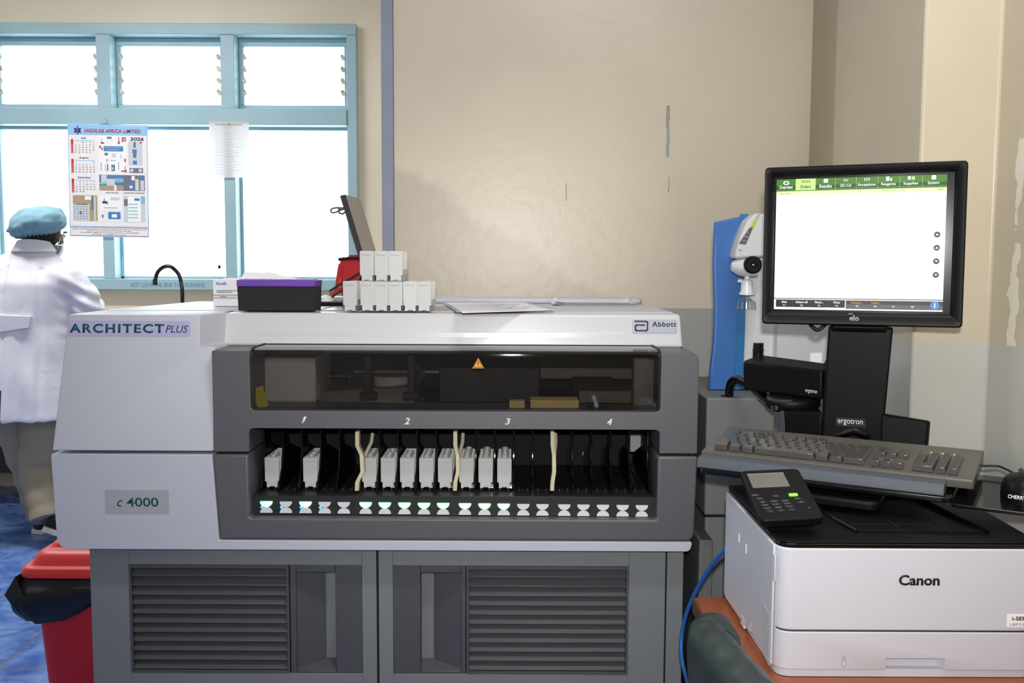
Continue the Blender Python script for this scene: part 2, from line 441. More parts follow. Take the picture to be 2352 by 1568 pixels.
# partition behind the analyser, ending in a painted post
px0 = P(905, 300, YP).x; xA = 0.977
struct(MB().box(px0, xA + 0.2, YP, YP + .12, 0, CEIL).build('wall_partition', 'wall_beige', world=True, smooth=False))
struct(MB().box(-0.2, -0.1, YP + .12, YW + .2, 0, CEIL).build('wall_inner', 'wall_cream', world=True, smooth=False))
struct(MB().box(P(877, 300, YP).x, px0 - .001, YP - .012, YP + .14, 0, CEIL).build('trim_1', 'post_paint', bevel=.003, world=True))
# returns and pier on the right
B1 = P(1918, 200, 2.6).x
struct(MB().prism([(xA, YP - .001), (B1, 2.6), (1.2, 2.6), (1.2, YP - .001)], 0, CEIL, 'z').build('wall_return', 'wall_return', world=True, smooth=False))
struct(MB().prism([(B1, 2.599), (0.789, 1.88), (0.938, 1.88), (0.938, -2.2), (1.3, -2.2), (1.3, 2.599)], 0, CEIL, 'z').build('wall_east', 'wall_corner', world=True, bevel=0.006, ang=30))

# ------------------------------------------------------------------ window
fy0, fy1 = YW - .06, YW + .08
wf = MB()
wf.box(wx0, wx1, fy0, fy1, wz1 - P(0, 0, YW - .05).z + P(0, 26, YW - .05).z, wz1)            # head
fw = 0.055
zh_ = wz1 - P(0, 0, YW - .05).z + P(0, 26, YW - .05).z
wf.box(wx0, wx0 + fw, fy0, fy1, wz0 + .0622, zh_ - .0002).box(wx1 - fw, wx1, fy0, fy1, wz0 + .0622, zh_ - .0002).box(wx0, wx1, fy0 - .02, fy1, wz0, wz0 + .062)
W1 = struct(wf.build('window_1', 'window_paint', bevel=.004, world=True))
ztr1 = P(400, 250, YW - .05).z; ztr0 = P(400, 287, YW - .05).z
MB().box(wx0 + fw + .0005, wx1 - fw - .0005, fy0 - .012, fy1 - .001, ztr0, ztr1).build('transom', 'window_paint', W1, bevel=.004)
mxs = [P(260, 600, YW).x - pitch, P(260, 600, YW).x, P(538, 600, YW).x]
mx_all = mxs
for x in mxs:
    MB().box(x - .032, x + .032, fy0 + .002, fy1, wz0 + .0625, ztr0 - .0005).build('mullion', 'window_paint', W1, bevel=.003)
    MB().box(x - .038, x + .038, fy0 + .002, fy1, ztr1 + .0005, zh_ - .0005).build('mullion', 'window_paint', W1, bevel=.003)
edges = [wx0 + fw] + mxs + [wx1 - fw]
for i in range(4):
    a = edges[i] + (.038 if i else 0); b = edges[i + 1] - (.038 if i < 3 else 0)
    # inner rebate of the louvre bay
    zt = zh_ - .0005
    MB().box(a + .0005, b - .0005, fy1 - .05, fy1 - .012, zt - .045, zt).box(a + .0005, a + .028, fy1 - .05, fy1 - .012, ztr1 + .0355, zt - .0455).box(b - .028, b - .0005, fy1 - .05, fy1 - .012, ztr1 + .0355, zt - .0455).box(a + .0005, b - .0005, fy1 - .05, fy1 - .012, ztr1 + .0005, ztr1 + .035).build('louvre_frame', 'window_paint', W1, bevel=.003)
    n = 5; zz0 = ztr1 + .035; dz = (zt - .045 - zz0) / n
    for k in range(n):
        zc = zz0 + dz * (k + .5); ta = R(62)
        Mx = Matrix.Translation((0, fy1 - .03, zc)) @ Matrix.Rotation(ta + (R(6) if (i == 1 and k == 3) else 0), 4, 'X')
        MB().box(a + .03, b - .03, -dz * .54, dz * .54, -.0025, .0025, Mx).build('louvre_blade', 'window_glass', W1, smooth=False)
        if k: 
            cl = MB()
            for xx in (a + .034, b - .034): cl.plate(0, 0, .02, .032, .006, -.006, .006, Matrix.Translation((xx, fy1 - .062, zc - dz * .45)) @ Matrix.Rotation(R(90), 4, 'X') @ Matrix.Rotation(R(25), 4, 'Z'))
            cl.build('louvre_clip', 'clip_rust', W1, bevel=.002)
    a2 = edges[i] + (.032 if i else 0); b2 = edges[i + 1] - (.032 if i < 3 else 0)
    MB().box(a2, b2, fy1 - .02, fy1 - .015, wz0 + .062, ztr0).build('pane', 'window_glass', W1, smooth=False)
    MB().box(a2, a2 + .016, fy1 - .045, fy1 - .005, wz0 + .062, ztr0).box(b2 - .016, b2, fy1 - .045, fy1 - .005, wz0 + .062, ztr0).box(a2, b2, fy1 - .045, fy1 - .005, ztr0 - .016, ztr0).box(a2, b2, fy1 - .045, fy1 - .005, wz0 + .062, wz0 + .076).build('glazing_bead', 'window_paint', W1, bevel=.002)
# pencilled note on the sill board
M_, w_, h_ = prect(300, 648, 470, 660, fy0 - .0212)
text('NOT LEAVE THE SINK TAPS RUNNING', FRONT(M_), w_, h_ * .8, 'pencil', W1, 'pencil_writing')

# trees seen pale through the louvres
def tree(x, y, h, r, label, seed):
    rnd = random.Random(seed)
    t = thing('garden_tree', label, 'tree', (x, y, -0.3))
    MB().tube([(x, y, -.3), (x + .05, y, h * .5), (x - .03, y, h * .8)], [.12, .09, .05], 8).build('trunk', 'bark', t)
    mb = MB()
    for _ in range(420):
        d = Vector((rnd.gauss(0, 1), rnd.gauss(0, 1), rnd.gauss(0, 1))).normalized() * r * rnd.random() ** .4
        c = Vector((x, y, h)) + Vector((d.x, d.y, d.z * .75))
        M = Matrix.Translation(c) @ Matrix.Rotation(rnd.random() * 6, 4, 'Z') @ Matrix.Rotation(rnd.random() * 3, 4, 'X')
        s = rnd.uniform(.1, .2)
        mb.prism([(-s, 0), (0, -s * .35), (s, 0), (0, s * .35)], -.003, .003, 'z', M)
    mb.build('foliage', 'leaf', t, smooth=False)
tree(-7.9, 12.6, 3.4, 1.15, 'leafy green tree outside, behind the left louvre bay of the window', 3)
# ------------------------------------------------------------------ analyser
YF = 2.2
A = thing('blood_analyser', 'long white and grey floor-standing blood analyser with a lit sample loading bay', 'analyser', (-0.32, 2.6, 0))
def X(px, Y=YF, py=900): return P(px, py, Y).x
def Z(py, Y=YF, px=1176): return P(px, py, Y).z
ZT = 1.192; zs = Z(1043); zl = Z(1240); zb = Z(1264); zt = Z(808)
xl, xr = -1.069, 0.432
xd = X(487)
# body core behind the covers
MB().box(-1.02, xr - .03, 2.83, 2.94, 0.66, 1.17).build('rear_panel', 'cabinet_grey', A)
# upper left cover: front block + notch
mb = MB()
xn1 = X(459, 2.235, 760); xn2 = X(524, 2.345, 715)
zn = Z(800, 2.215)
mb.prism([(xl, YF), (xd, YF), (xd, 2.42), (xl, 2.42)], zs + .004, ZT, 'z', top=[(xl + .031, 2.238), (xd, 2.238), (xd, 2.42), (xl + .031, 2.42)])
LCV = mb.build('left_cover', 'white_plastic', A, bevel=0)
cut = MB().prism([(xn1 + .004, 2.15), (xn1, 2.236), (xn2 - .004, 2.345), (xn2 + .1, 2.345), (xn2 + .1, 2.15)], zn, ZT + .1, 'z').build('cutter', 'white_plastic', A)
bo = LCV.modifiers.new('cut', 'BOOLEAN'); bo.operation = 'DIFFERENCE'; bo.object = cut; bo.solver = 'EXACT'
bake(LCV); bpy.data.objects.remove(cut)
bv = LCV.modifiers.new('bevel', 'BEVEL'); bv.width = .008; bv.segments = 3; bv.limit_method = 'ANGLE'; bv.angle_limit = R(30)
# rear lid behind the seam
xbk = -0.965
mb = MB(); mb.prism(round_poly([(xl + .04, 2.424), (xr - .022, 2.424), (xr - .03, 2.94), (xbk, 2.94)], [.01, .01, .12, .02], 6), 1.166, ZT + .002, 'z')
mb.build('rear_lid', 'white_plastic', A, bevel=.006, seg=3)
MB().box(xl + .045, xl + .06, 2.424, 2.94, .70, 1.165).build('body_side', 'white_plastic', A)
MB().box(xr - .04, xr - .025, 2.424, 2.94, .70, 1.165).build('body_side', 'white_plastic', A)
MB().prism(round_poly([(X(700, 2.85), 2.852), (.40, 2.852), (.37, 2.94), (X(700, 2.85), 2.94)], .03), ZT + .0021, 1.212, 'z').build('rear_ridge', 'white_plastic', A, bevel=.008, seg=3)
# white top cover above the bezel
x0, x1 = xn2 - .02, X(1570, 2.33, 790)
mb = MB(); mb.hexa([(x0, 2.333, Z(797, 2.333)), (x1, 2.333, Z(797, 2.333)), (x1, 2.4215, Z(797, 2.333)), (x0, 2.4215, Z(797, 2.333)),
                    (x0, 2.346, ZT), (x1 - .006, 2.346, ZT), (x1 - .006, 2.4215, ZT), (x0, 2.4215, ZT)])
mb.build('top_cover', 'white_gloss', A, bevel=.007, seg=3)
c, w, h = prect(590, 763, 1440, 778, 2.338)
MB().plate(0, 0, w, h, h * .45, -.004, .0010, frame(c, (1, 0, 0), (0, .07, 1))).build('grip_moulding', 'white_gloss', A, bevel=.002, seg=3)
MB().box(x0, x1 - .002, 2.332, 2.40, Z(800, 2.333), Z(797, 2.333) + .001).build('shadow_gap', 'gap_black', A)
# dark inset on the top and thin seams
a = PZ(990, 713, ZT + .003); b = PZ(1268, 713, ZT + .003)
MB().box(X(690, 2.43, 710), b.x, 2.428, 2.62, ZT + .002, ZT + .0032).build('inset_panel', 'panel_brown', A)
for xx in (X(732, 2.425, 712),):
    MB().box(xx, xx + .004, 2.426, 2.66, ZT + .001, ZT + .0040).build('lid_seam', 'gap_black', A)
# bezels
yb0, yb1 = YF, 2.335
pts = [(xd + .001, zs + .003), (xd + .001, zt), (X(575), zt), (X(575), Z(945)), (X(1517), Z(945)), (X(1517), zt), (xr, zt), (xr, zs + .003), (X(1517), zs + .003), (X(1517), Z(986)), (X(570), Z(986)), (X(570), zs + .003)]
MB().prism(round_poly(pts, [0, .004, .002, .012, .012, .002, .022, .004, 0, .012, .012, 0]), yb0, yb1, 'y').build('upper_bezel', 'bezel_grey', A, bevel=.006, seg=3)
pts = [(xd, zs - .003), (xd + .012, zl), (xr - .004, zl), (xr + .001, zs - .003), (X(1513), zs - .003), (X(1513), Z(1191)), (X(568), Z(1191)), (X(568), zs - .003)]
MB().prism(round_poly(pts, [0, .008, .02, 0, 0, .008, .008, 0]), yb0 - .003, yb1, 'y').build('lower_bezel', 'bezel_grey', A, bevel=.005, seg=3)
# lower white body with the lip under the bezel
pts = [(xl - .002, zs - .003), (xd - .002, zs - .003), (xd + .010, zl - .002), (xr - .008, zl - .002), (xr - .012, zb), (xl + .006, zb)]
MB().prism(round_poly(pts, [.006, .002, .004, .004, .022, .03]), yb0 - .004, 2.42, 'y').build('lower_cover', 'white_plastic', A, bevel=.007, seg=3)
MB().box(xl + .03, xr - .03, 2.23, 2.9, zb - .006, zb + .004).build('under_gap', 'gap_black', A)
# inside: cavity walls, deck and loading bay
ci = MB(); cx0, cx1 = X(560), X(1530)
ci.box(cx0 - .03, cx0, 2.24, 2.82, .70, 1.096).box(cx1, cx1 + .012, 2.24, 2.82, .70, 1.096).box(cx0 - .03, cx0, 2.35, 2.82, 1.09, 1.16).box(cx1, cx1 + .012, 2.35, 2.82, 1.09, 1.16).box(cx0, cx1, 2.80, 2.82, .70, 1.16).box(cx0, cx1, 2.424, 2.82, 1.15, 1.165)
ci.build('cavity_wall', 'cavity_grey', A)
zdk = Z(955, 2.25)
MB().box(cx0, cx1, 2.225, 2.80, zdk - .012, zdk - .004).build('deck', 'cavity_grey', A)
zf = P(1000, 1131, 2.255).z
MB().box(cx0, cx1, 2.238, 2.60, zf - .02, zf).build('bay_floor', 'bay_black', A, bevel=.002)
MB().box(cx0, X(1440, 2.6), 2.575, 2.60, zf, zdk - .015).build('bay_back', 'bay_matt', A)
MB().box(X(1440, 2.6) + .002, X(1475, 2.6), 2.61, 2.615, zf + .03, zdk - .03).build('bay_plate', 'device_grey', A, bevel=.001)
MB().box(cx0, cx1, 2.222, 2.2375, Z(1190), zf).build('button_panel', 'bay_black', A, bevel=.001)
LANES = [612, 657, 702, 746, 790, 840, 884, 929, 974, 1018, 1068, 1113, 1157, 1202, 1246, 1296, 1340, 1385, 1430, 1474]
LX = [P(p, 1160, 2.222).x for p in LANES]
GREEN = {0, 2, 5, 6, 7, 8, 9, 10, 11, 12}
def half(cx, z, up, r=.0148, h=.0135):
    p = []
    for k in range(13):
        q = math.pi * k / 12; p.append((cx + r * math.cos(q), z + (h * math.sin(q) if up else -h * math.sin(q))))
    return round_poly(p, [.002] + [0] * 11 + [.002])
for i, x in enumerate(LX):
    zu = Z(1153 + .006 * (LANES[i] - 600), 2.222); zd = Z(1179 + .006 * (LANES[i] - 600), 2.222)
    g = i in GREEN
    o = MB().prism(half(x, zu, False), 2.2195, 2.2235, 'y').build('lane_light', 'light_green' if g else 'light_off', A)
    if g: o['label'] = 'lit green lane light'
    o = MB().prism(half(x, zd, True), 2.2195, 2.2235, 'y').build('lane_light', 'light_off', A)
    if i < 4:
        o = MB().lathe([(.0036, 0), (.0036, .002), (.002, .0035)], frame((P(LANES[i] - 10, 1167, 2.222).x, 2.222, (zu + zd) / 2), (1, 0, 0), (0, 0, 1)), 12).build('status_led', 'light_blue', A); o['label'] = 'glowing blue dot'
# black fins between the lanes
fin = [(2.247, zf), (2.247, zf + .02), (2.262, zf + .03), (2.285, zf + .055), (2.295, zf + .10), (2.29, zf + .145), (2.30, zf + .152), (2.34, zf + .152), (2.36, zf + .10), (2.52, zf + .05), (2.52, zf)]
bounds = [LX[0] - .022]
for i in range(20):
    bounds.append((LX[i] + LX[i + 1]) / 2 if i < 19 else LX[i] + .022)
for i, x in enumerate(bounds):
    if i in (5, 10, 15): continue
    MB().prism(fin, x - .0022, x + .0022, 'x').build('lane_fin', 'black_gloss' if i > 10 else 'black_plastic', A, bevel=.001)
for i, x in enumerate(LX):
    MB().box(x - .012, x - .008, 2.27, 2.55, zf, zf + .006).box(x + .008, x + .012, 2.27, 2.55, zf, zf + .006).build('lane_rail', 'bay_black', A, bevel=.001)
for k, px in enumerate((822, 1047, 1270)):
    s = (1, .45, .25)[k]
    path = [(px - 1, 990), (px - 1, 1022), (px + 9 * s, 1045), (px + 11 * s, 1082), (px - 1, 1106), (px - 2, 1126)]
    zp = [P(a, b, 2.246) for a, b in path]
    mb = MB(); prof = []
    for a in zp: prof.append((a.x - .0048, a.z))
    for a in reversed(zp): prof.append((a.x + .0048, a.z))
    mb.prism(prof, 2.240, 2.262, 'y')
    mb.build('lane_separator', 'cream_plastic', A, bevel=.0012)
    b0 = P(px + 10 * s, 1045, 2.246)
    MB().tube([(b0.x + .001, 2.262, b0.z - .01), (b0.x + .004 + .010 * s, 2.30, b0.z + .02), (b0.x + .004 + .010 * s, 2.32, b0.z + .038)], .0045, 8).build('separator_arm', 'cream_plastic', A)
# lane number printing
for s, px, py in (('1', 698, 964), ('2', 935, 967), ('3', 1166, 968), ('4', 1400, 969)):
    c = P(px, py, YF - .0004)
    text(s, FRONT(c), .0125, .0155, 'white_ink', A, 'lane_number', .03, .25)
c = P(1339, 1041, 2.574); text('1', FRONT(c), .004, .011, 'white_ink', A, 'lane_number', .02, .2)
# tinted lid wrapping over the front edge
tl, tr = X(579), X(1513)
prof = [(2.206, Z(942)), (2.202, Z(830)), (2.204, zt - .006), (2.212, zt + .001), (2.226, zt + .004), (2.333, zt + .004)]
inn = [(y + (.0035 if z < zt - .001 else .003), z - (.0 if z < zt - .001 else .0035)) for y, z in prof]
mb = MB(); mb.prism(prof + inn[::-1], tl, tr, 'x'); mb.build('tinted_lid', 'tinted_glass', A, ang=25)
g = MB()
for sx in (X(576.5), X(1515.5)):
    g.tube([(sx, y - .001, z + .0005) for y, z in prof], .0028, 6)
g.tube([(X(576.5), 2.205, Z(944)), (X(1515.5), 2.205, Z(944))], .0026, 6).tube([(X(576.5), 2.334, zt + .004), (X(1515.5), 2.334, zt + .004)], .002, 6)
g.build('lid_gasket', 'black_rubber', A)
# things under the lid
def at(px0, py0, px1, py1, Y, d, name, m, bev=.003):
    c, w, h = prect(px0, py0, px1, py1, Y)
    return MB().box(c.x - w / 2, c.x + w / 2, Y, Y + d, c.z - h / 2, c.z + h / 2).build(name, m, A, bevel=bev)
mat('inner_pale', (228, 226, 222), 0.5); mat('inner_cream', (250, 222, 140), 0.5); mat('inner_mid', (150, 146, 140), 0.45)
at(590, 822, 724, 924, 2.36, .2, 'reagent_box', 'inner_pale', .006)
c = P(598, 912, 2.25); MB().plate(0, 0, .026, .05, .001, 0, .001, frame(c, (1, .35, .28), (-.28, 0, 1))).build('warning_label', 'yellow_label', A)
MB().box(X(590, 2.3), X(960, 2.3), 2.26, 2.52, zdk - .004, zdk + .006).build('inner_tray', 'inner_mid', A, bevel=.002)
MB().box(X(775, 2.24), X(1330, 2.24), 2.236, 2.252, zdk - .004, zdk + .008).build('front_rail', 'black_plastic', A, bevel=.001)
MB().hexa([(X(728, 2.5), 2.44, zdk + .006), (X(960, 2.5), 2.40, zdk + .006), (X(960, 2.5), 2.7, zdk + .006), (X(728, 2.5), 2.7, zdk + .006), (X(728, 2.5), 2.46, zdk + .028), (X(960, 2.5), 2.43, zdk + .045), (X(960, 2.5), 2.7, zdk + .05), (X(728, 2.5), 2.7, zdk + .05)]).build('carousel_cover', 'inner_mid', A, bevel=.004)
MB().lathe([(.05, 0), (.05, .03), (.046, .034)], Matrix.Translation((X(905, 2.55), 2.52, zdk + .03)), 24).build('mixing_pot', 'inner_pale', A)
h0 = [P(748, 882, 2.42), P(750, 868, 2.42), P(757, 864, 2.42), P(796, 864, 2.42), P(803, 869, 2.42), P(804, 882, 2.42)]
MB().tube(bez(h0, 4), .0022, 8).build('wire_handle', 'steel', A)
for px in (846, 945):
    c0 = P(px, 912, 2.34); c1 = P(px, 818, 2.34)
    MB().box(c0.x - .009, c0.x + .009, 2.335, 2.353, c0.z, c1.z).box(c0.x - .02, c0.x + .02, 2.33, 2.36, c0.z - .006, c0.z + .012).build('probe_arm', 'bay_black', A, bevel=.002)
MB().hexa([(P(950, 830, 2.36).x, 2.36, P(950, 845, 2.36).z), (P(975, 862, 2.36).x, 2.36, P(975, 866, 2.36).z), (P(975, 862, 2.36).x, 2.37, P(975, 866, 2.36).z), (P(950, 830, 2.36).x, 2.37, P(950, 845, 2.36).z),
            (P(950, 830, 2.36).x, 2.36, P(950, 832, 2.36).z), (P(978, 855, 2.36).x, 2.36, P(978, 858, 2.36).z), (P(978, 855, 2.36).x, 2.37, P(978, 858, 2.36).z), (P(950, 830, 2.36).x, 2.37, P(950, 832, 2.36).z)]).build('probe_brace', 'bay_black', A)
MB().box(X(815, 2.72), X(1010, 2.72), 2.70, 2.705, P(900, 851, 2.7).z, P(900, 856, 2.7).z).build('bright_rail', 'steel', A)
at(1170, 921, 1205, 938, 2.26, .03, 'cream_block', 'inner_cream', .001)
at(1218, 919, 1330, 938, 2.26, .06, 'cream_block', 'inner_cream', .002)
at(1240, 845, 1460, 870, 2.6, .1, 'inner_housing', 'inner_mid', .003)
at(1316, 870, 1412, 897, 2.55, .1, 'inner_housing', 'cavity_grey', .003)
at(1330, 898, 1460, 930, 2.5, .15, 'inner_housing', 'inner_mid', .003)
at(1455, 825, 1505, 940, 2.31, .05, 'clear_bracket', 'inner_mid', .004)
MB().tube([P(1098, 853, 2.30), P(1098, 1040, 2.30)], .0012, 6).build('sample_probe', 'steel', A)
MB().box(X(1010, 2.45), X(1240, 2.45), 2.42, 2.6, zdk + .005, Z(840, 2.45)).build('inner_housing', 'bay_black', A, bevel=.004)
MB().lathe([(.0025, 0), (.0025, .002)], frame(P(978, 943, 2.228), (1, 0, 0), (0, 0, 1)), 8).build('status_led', 'led_green', A)['label'] = 'tiny green dot'
# warning triangle on the lid
c = P(1098.5, 834, 2.2022); s = .0135
MB().prism([(c.x - s, c.z - s * .85), (c.x + s, c.z - s * .85), (c.x, c.z + s * .95)], 2.2005, 2.2020, 'y').build('warning_triangle', 'orange_ink', A)
text('!', FRONT((c.x, 2.2004, c.z - .001)), .0022, .0115, 'black_ink', A, 'warning_mark', .03)
e = MB()
q = [(c.x - s * .75, c.z - s * .7), (c.x + s * .75, c.z - s * .7), (c.x, c.z + s * .72), (c.x - s * .75, c.z - s * .7)]
for a, b in zip(q, q[1:]): e.tube([(a[0], 2.2003, a[1]), (b[0], 2.2003, b[1])], .0006, 5)
e.build('warning_border', 'black_ink', A)
# badges
def badge(x0, y0, x1, y1, Y, m, r=.004, name='badge', tilt=0.0):
    c, w, h = prect(x0, y0, x1, y1, Y)
    Mx = frame(c, (1, 0, 0), (0, tilt, 1))
    return MB().plate(0, 0, w, h, r, -.002, .0008, Mx).build(name, m, A), Mx, w, h
def on(Mx, dx, dy, dz=.001): return Mx @ Matrix.Translation((dx, dy, dz))
tl_ = .038 / (ZT - zs)
bd, Mx, w, h = badge(158, 737, 437, 771, 2.2338, 'label_lilac', .003, 'name_badge', tl_)
text('ARCHITECT', on(Mx, -.029, 0), w * .775, h * .60, 'teal_ink', A, 'brand_lettering', .030, spacing=1.22)
text('PLUS', on(Mx, w * .39, -.001), w * .185, h * .48, 'teal_ink', A, 'brand_lettering', .004, .25)
bd, Mx, w, h = badge(243, 1125, 387, 1178, YF - .0048, 'label_grey', .001, 'model_badge')
text('c', on(Mx, -w * .27, -.004), .012, .015, 'teal_ink', A, 'model_lettering', .004, .3)
text('4000', on(Mx, .013, -.0008), .074, .0215, 'teal_ink', A, 'model_lettering', .012)
bd, Mx, w, h = badge(1453, 734, 1556, 763, 2.3375, 'label_silver', .003, 'maker_badge', .07)
lg = [(-.5, .5), (.38, .5), (.5, .4), (.5, -.38), (.42, -.5), (-.38, -.5), (-.46, -.42), (-.46, -.02), (-.38, .1), (.26, .1)]
lm = MB(); s = h * .72
for a, b in zip(lg, lg[1:]):
    A_, B_ = Vector((a[0] * s * 1.35 - w * .31, a[1] * s, 0)), Vector((b[0] * s * 1.35 - w * .31, b[1] * s, 0))
    d = (B_ - A_).normalized(); n = Vector((-d.y, d.x, 0)) * h * .058; A_ -= d * h * .05; B_ += d * h * .05
    V = [Mx @ Vector((p.x, p.y, zz)) for zz in (.0008, .0014) for p in (A_ - n, B_ - n, B_ + n, A_ + n)]
    lm.hexa(V)
lm.build('maker_emblem', 'black_ink', A)
text('Abbott', on(Mx, w * .205, h * .15), w * .54, h * .40, 'black_ink', A, 'brand_lettering', .012, spacing=1.1)
# ---- lower cabinet
yc = 2.25; zc1 = zb - .006
xa, xb_, xc, xe, xf = X(209.5, yc, 1400), X(865, yc, 1400), X(870, yc, 1400), X(1527, yc, 1400), X(1568, yc, 1400)
zg1, zg0 = Z(1300, yc), Z(1547, yc)
core = MB().box(xa + .004, xf, 2.30, 2.9, .06, zc1).build('cabinet_body', 'cabinet_grey', A)
MB().box(xe + .004, xf, yc, 2.298, .06, zc1).build('side_strip', 'cabinet_grey', A, bevel=.002)
MB().box(xb_ - .001, xc + .001, yc + .012, 2.299, .07, zc1).build('door_gap', 'gap_black', A)
MB().box(xe - .001, xe + .005, yc + .012, 2.299, .07, zc1).build('door_gap', 'gap_black', A)
for side in (0, 1):
    d0, d1 = ((xa, xb_), (xc, xe))[side]
    g0, g1 = ((X(299, yc, 1420), X(832, yc, 1420)), (X(903, yc, 1420), X(1443, yc, 1420)))[side]
    D = MB().box(d0, g0, yc, 2.295, .06, zc1).box(g1, d1, yc, 2.295, .06, zc1).box(g0, g1, yc, 2.295, zg1, zc1).box(g0, g1, yc, 2.295, .06, zg0).box(g0, g1, 2.285, 2.295, zg0, zg1).build('cabinet_door', 'cabinet_grey', A, bevel=.0015)
    D['label'] = ('left door with its grille on the left and handle pocket on the right', 'right door with its handle pocket on the left and grille on the right')[side]
    gm, gn = ((X(299, yc, 1420), X(665, yc, 1420)), (X(1072, yc, 1420), X(1443, yc, 1420)))[side]
    G = MB(); t = .010
    gx0, gx1 = gm + .006, gn - .006
    G.box(gm, gx0, yc - .002, 2.282, zg0, zg1).box(gx1, gn, yc - .002, 2.282, zg0, zg1).box(gx0, gx1, yc - .002, 2.282, zg1 - .008, zg1).box(gx0, gx1, yc - .002, 2.282, zg0, zg0 + .006).box(gx0, gx1, 2.278, 2.2835, zg0, zg1)
    nsl = 11; dz = (zg1 - .008 - zg0 - .006) / nsl
    for k in range(nsl):
        z1 = zg1 - .008 - k * dz; z0 = z1 - dz
        G.prism([(2.272, z1 - .001), (yc + .001, z0 + dz * .22), (yc + .001, z0 + dz * .08), (2.272, z0)], gx0, gx1, 'x')
    G.build('grille', 'grille_grey', D, bevel=.0008)
    hm, hn = ((X(667, yc, 1420), g1), (g0, X(1070, yc, 1420)))[side]
    p0, p1 = ((X(681, yc, 1420), X(771, yc, 1420)), (X(966, yc, 1420), X(1059, yc, 1420)))[side]
    zq1, zq0 = Z(1316, yc), Z(1541, yc)
    H = MB(); H.box(hm, p0, yc - .001, 2.282, zg0, zg1).box(p1, hn, yc - .001, 2.282, zg0, zg1).box(p0, p1, yc - .001, 2.282, zq1, zg1).box(p0, p1, yc - .001, 2.282, zg0, zq0)
    H.build('handle_pocket', 'grille_grey', D, bevel=.002)
    # sloped inside of the pocket
    if side == 0: pr = [(p0, 2.256), (p1 - .03, 2.281), (p1 - .03, 2.284), (p0, 2.284)]
    else: pr = [(p1, 2.256), (p0 + .03, 2.281), (p0 + .03, 2.284), (p1, 2.284)]
    MB().prism(pr, zq0, zq1, 'z').build('pocket_slope', 'grille_grey', D)
    MB().hexa([(p0, 2.254, zq0), (p1, 2.254, zq0), (p1, 2.284, zq0), (p0, 2.284, zq0), (p0, 2.2545, zq0 + .002), (p1, 2.2545, zq0 + .002), (p1, 2.284, zq0 + .018), (p0, 2.284, zq0 + .018)]).build('pocket_sill', 'grille_grey', D)
MB().box(xa + .03, xf - .03, 2.29, 2.88, 0.0, .06).build('plinth', 'gap_black', A)

# ------------------------------------------------------------------ sample carriers
def carrier_parts(root):
    w, L, H = .0348, .126, .0735
    b = MB()
    b.prism([(-w / 2, .014), (-w / 2, H - .002), (-w / 2 + .002, H), (w / 2 - .002, H), (w / 2, H - .002), (w / 2, .014), (w / 2 - .004, .0135), (w / 2 - .004, 0), (.006, 0), (.005, .003), (-.005, .003), (-.006, 0), (-w / 2 + .004, 0), (-w / 2 + .004, .0135)], 0, .004, 'y')
    b.box(-w / 2 + .004, w / 2 - .004, .004, L, .001, .012)
    b.box(-w / 2, -w / 2 + .0025, .004, L, .014, H - .001)
    for k in range(1, 6):
        y = .002 + k * .0245
        b.box(-w / 2 + .001, w / 2 - .001, y - .002, y + .002, .011, H - .0015)
    b.box(w / 2 - .003, w / 2, .004, L, .014, .028)
    b.build('carrier_body', 'carrier_white', root, bevel=.0006, seg=1, local=True)
    MB().plate(0, H - .006, .023, .008, .002, 0, .0018, frame((0, 0, 0), (1, 0, 0), (0, 0, 1))).build('thumb_tab', 'carrier_white', root, bevel=.0005, local=True)
    MB().box(w / 2 - .0039, w / 2 + .0012, .001, .010, 0, .0125).build('clear_foot', 'clear_plastic', root, local=True, smooth=False)
cx_ = [LX[i] + .0008 for i in (0, 2, 5, 6, 7, 8, 9, 10, 11, 12)]
zcar = zf + .0065
bay_l = 'white sample carrier in the lit loading bay, {} from the left'
CARR = thing('sample_carrier', bay_l.format('first'), 'carrier', (cx_[0], 2.275, zcar), 'sample carriers standing in the loading bay')
carrier_parts(CARR)
cars = [CARR]
for k in range(1, 10):
    cars.append(copy_thing(CARR, Matrix.Translation((cx_[k], 2.275, zcar)), bay_l.format(ORD[k])))
# clear cups in the carriers
ncup = [[0, 1], [0, 1, 2], [0, 1, 2, 3], [0, 1, 3], [0, 1, 2], [0, 1, 2, 3], [0, 1, 2, 3], [0, 1, 2, 3, 4], [0, 1, 2, 3, 4], [0, 1, 2, 3, 4]]
cup_me = None
for k, wells in enumerate(ncup):
    for wl in wells:
        y = 2.275 + .002 + .0245 * (wl + .5); lab = 'clear sample cup in the loading bay, {} from the front in the {} carrier'.format(ORD[wl], ORD[k])
        M0 = Matrix.Translation((cx_[k] + .001, y, zcar + .0125))
        if cup_me is None:
            t = MB().lathe([(.006, 0), (.0072, .004), (.0078, .052), (.0098, .053), (.0098, .060), (.0086, .066), (.0072, .066), (.0068, .010), (.0, .008)], M0, 16, cap=False).build('sample_cup', 'cup_plastic', None)
            cup_me = t
        else:
            t = cup_me.copy(); COL.objects.link(t); t.location = (M0.translation.x, M0.translation.y, M0.translation.z)
        tag(t, lab, 'cup', 'clear cups standing in the sample carriers')
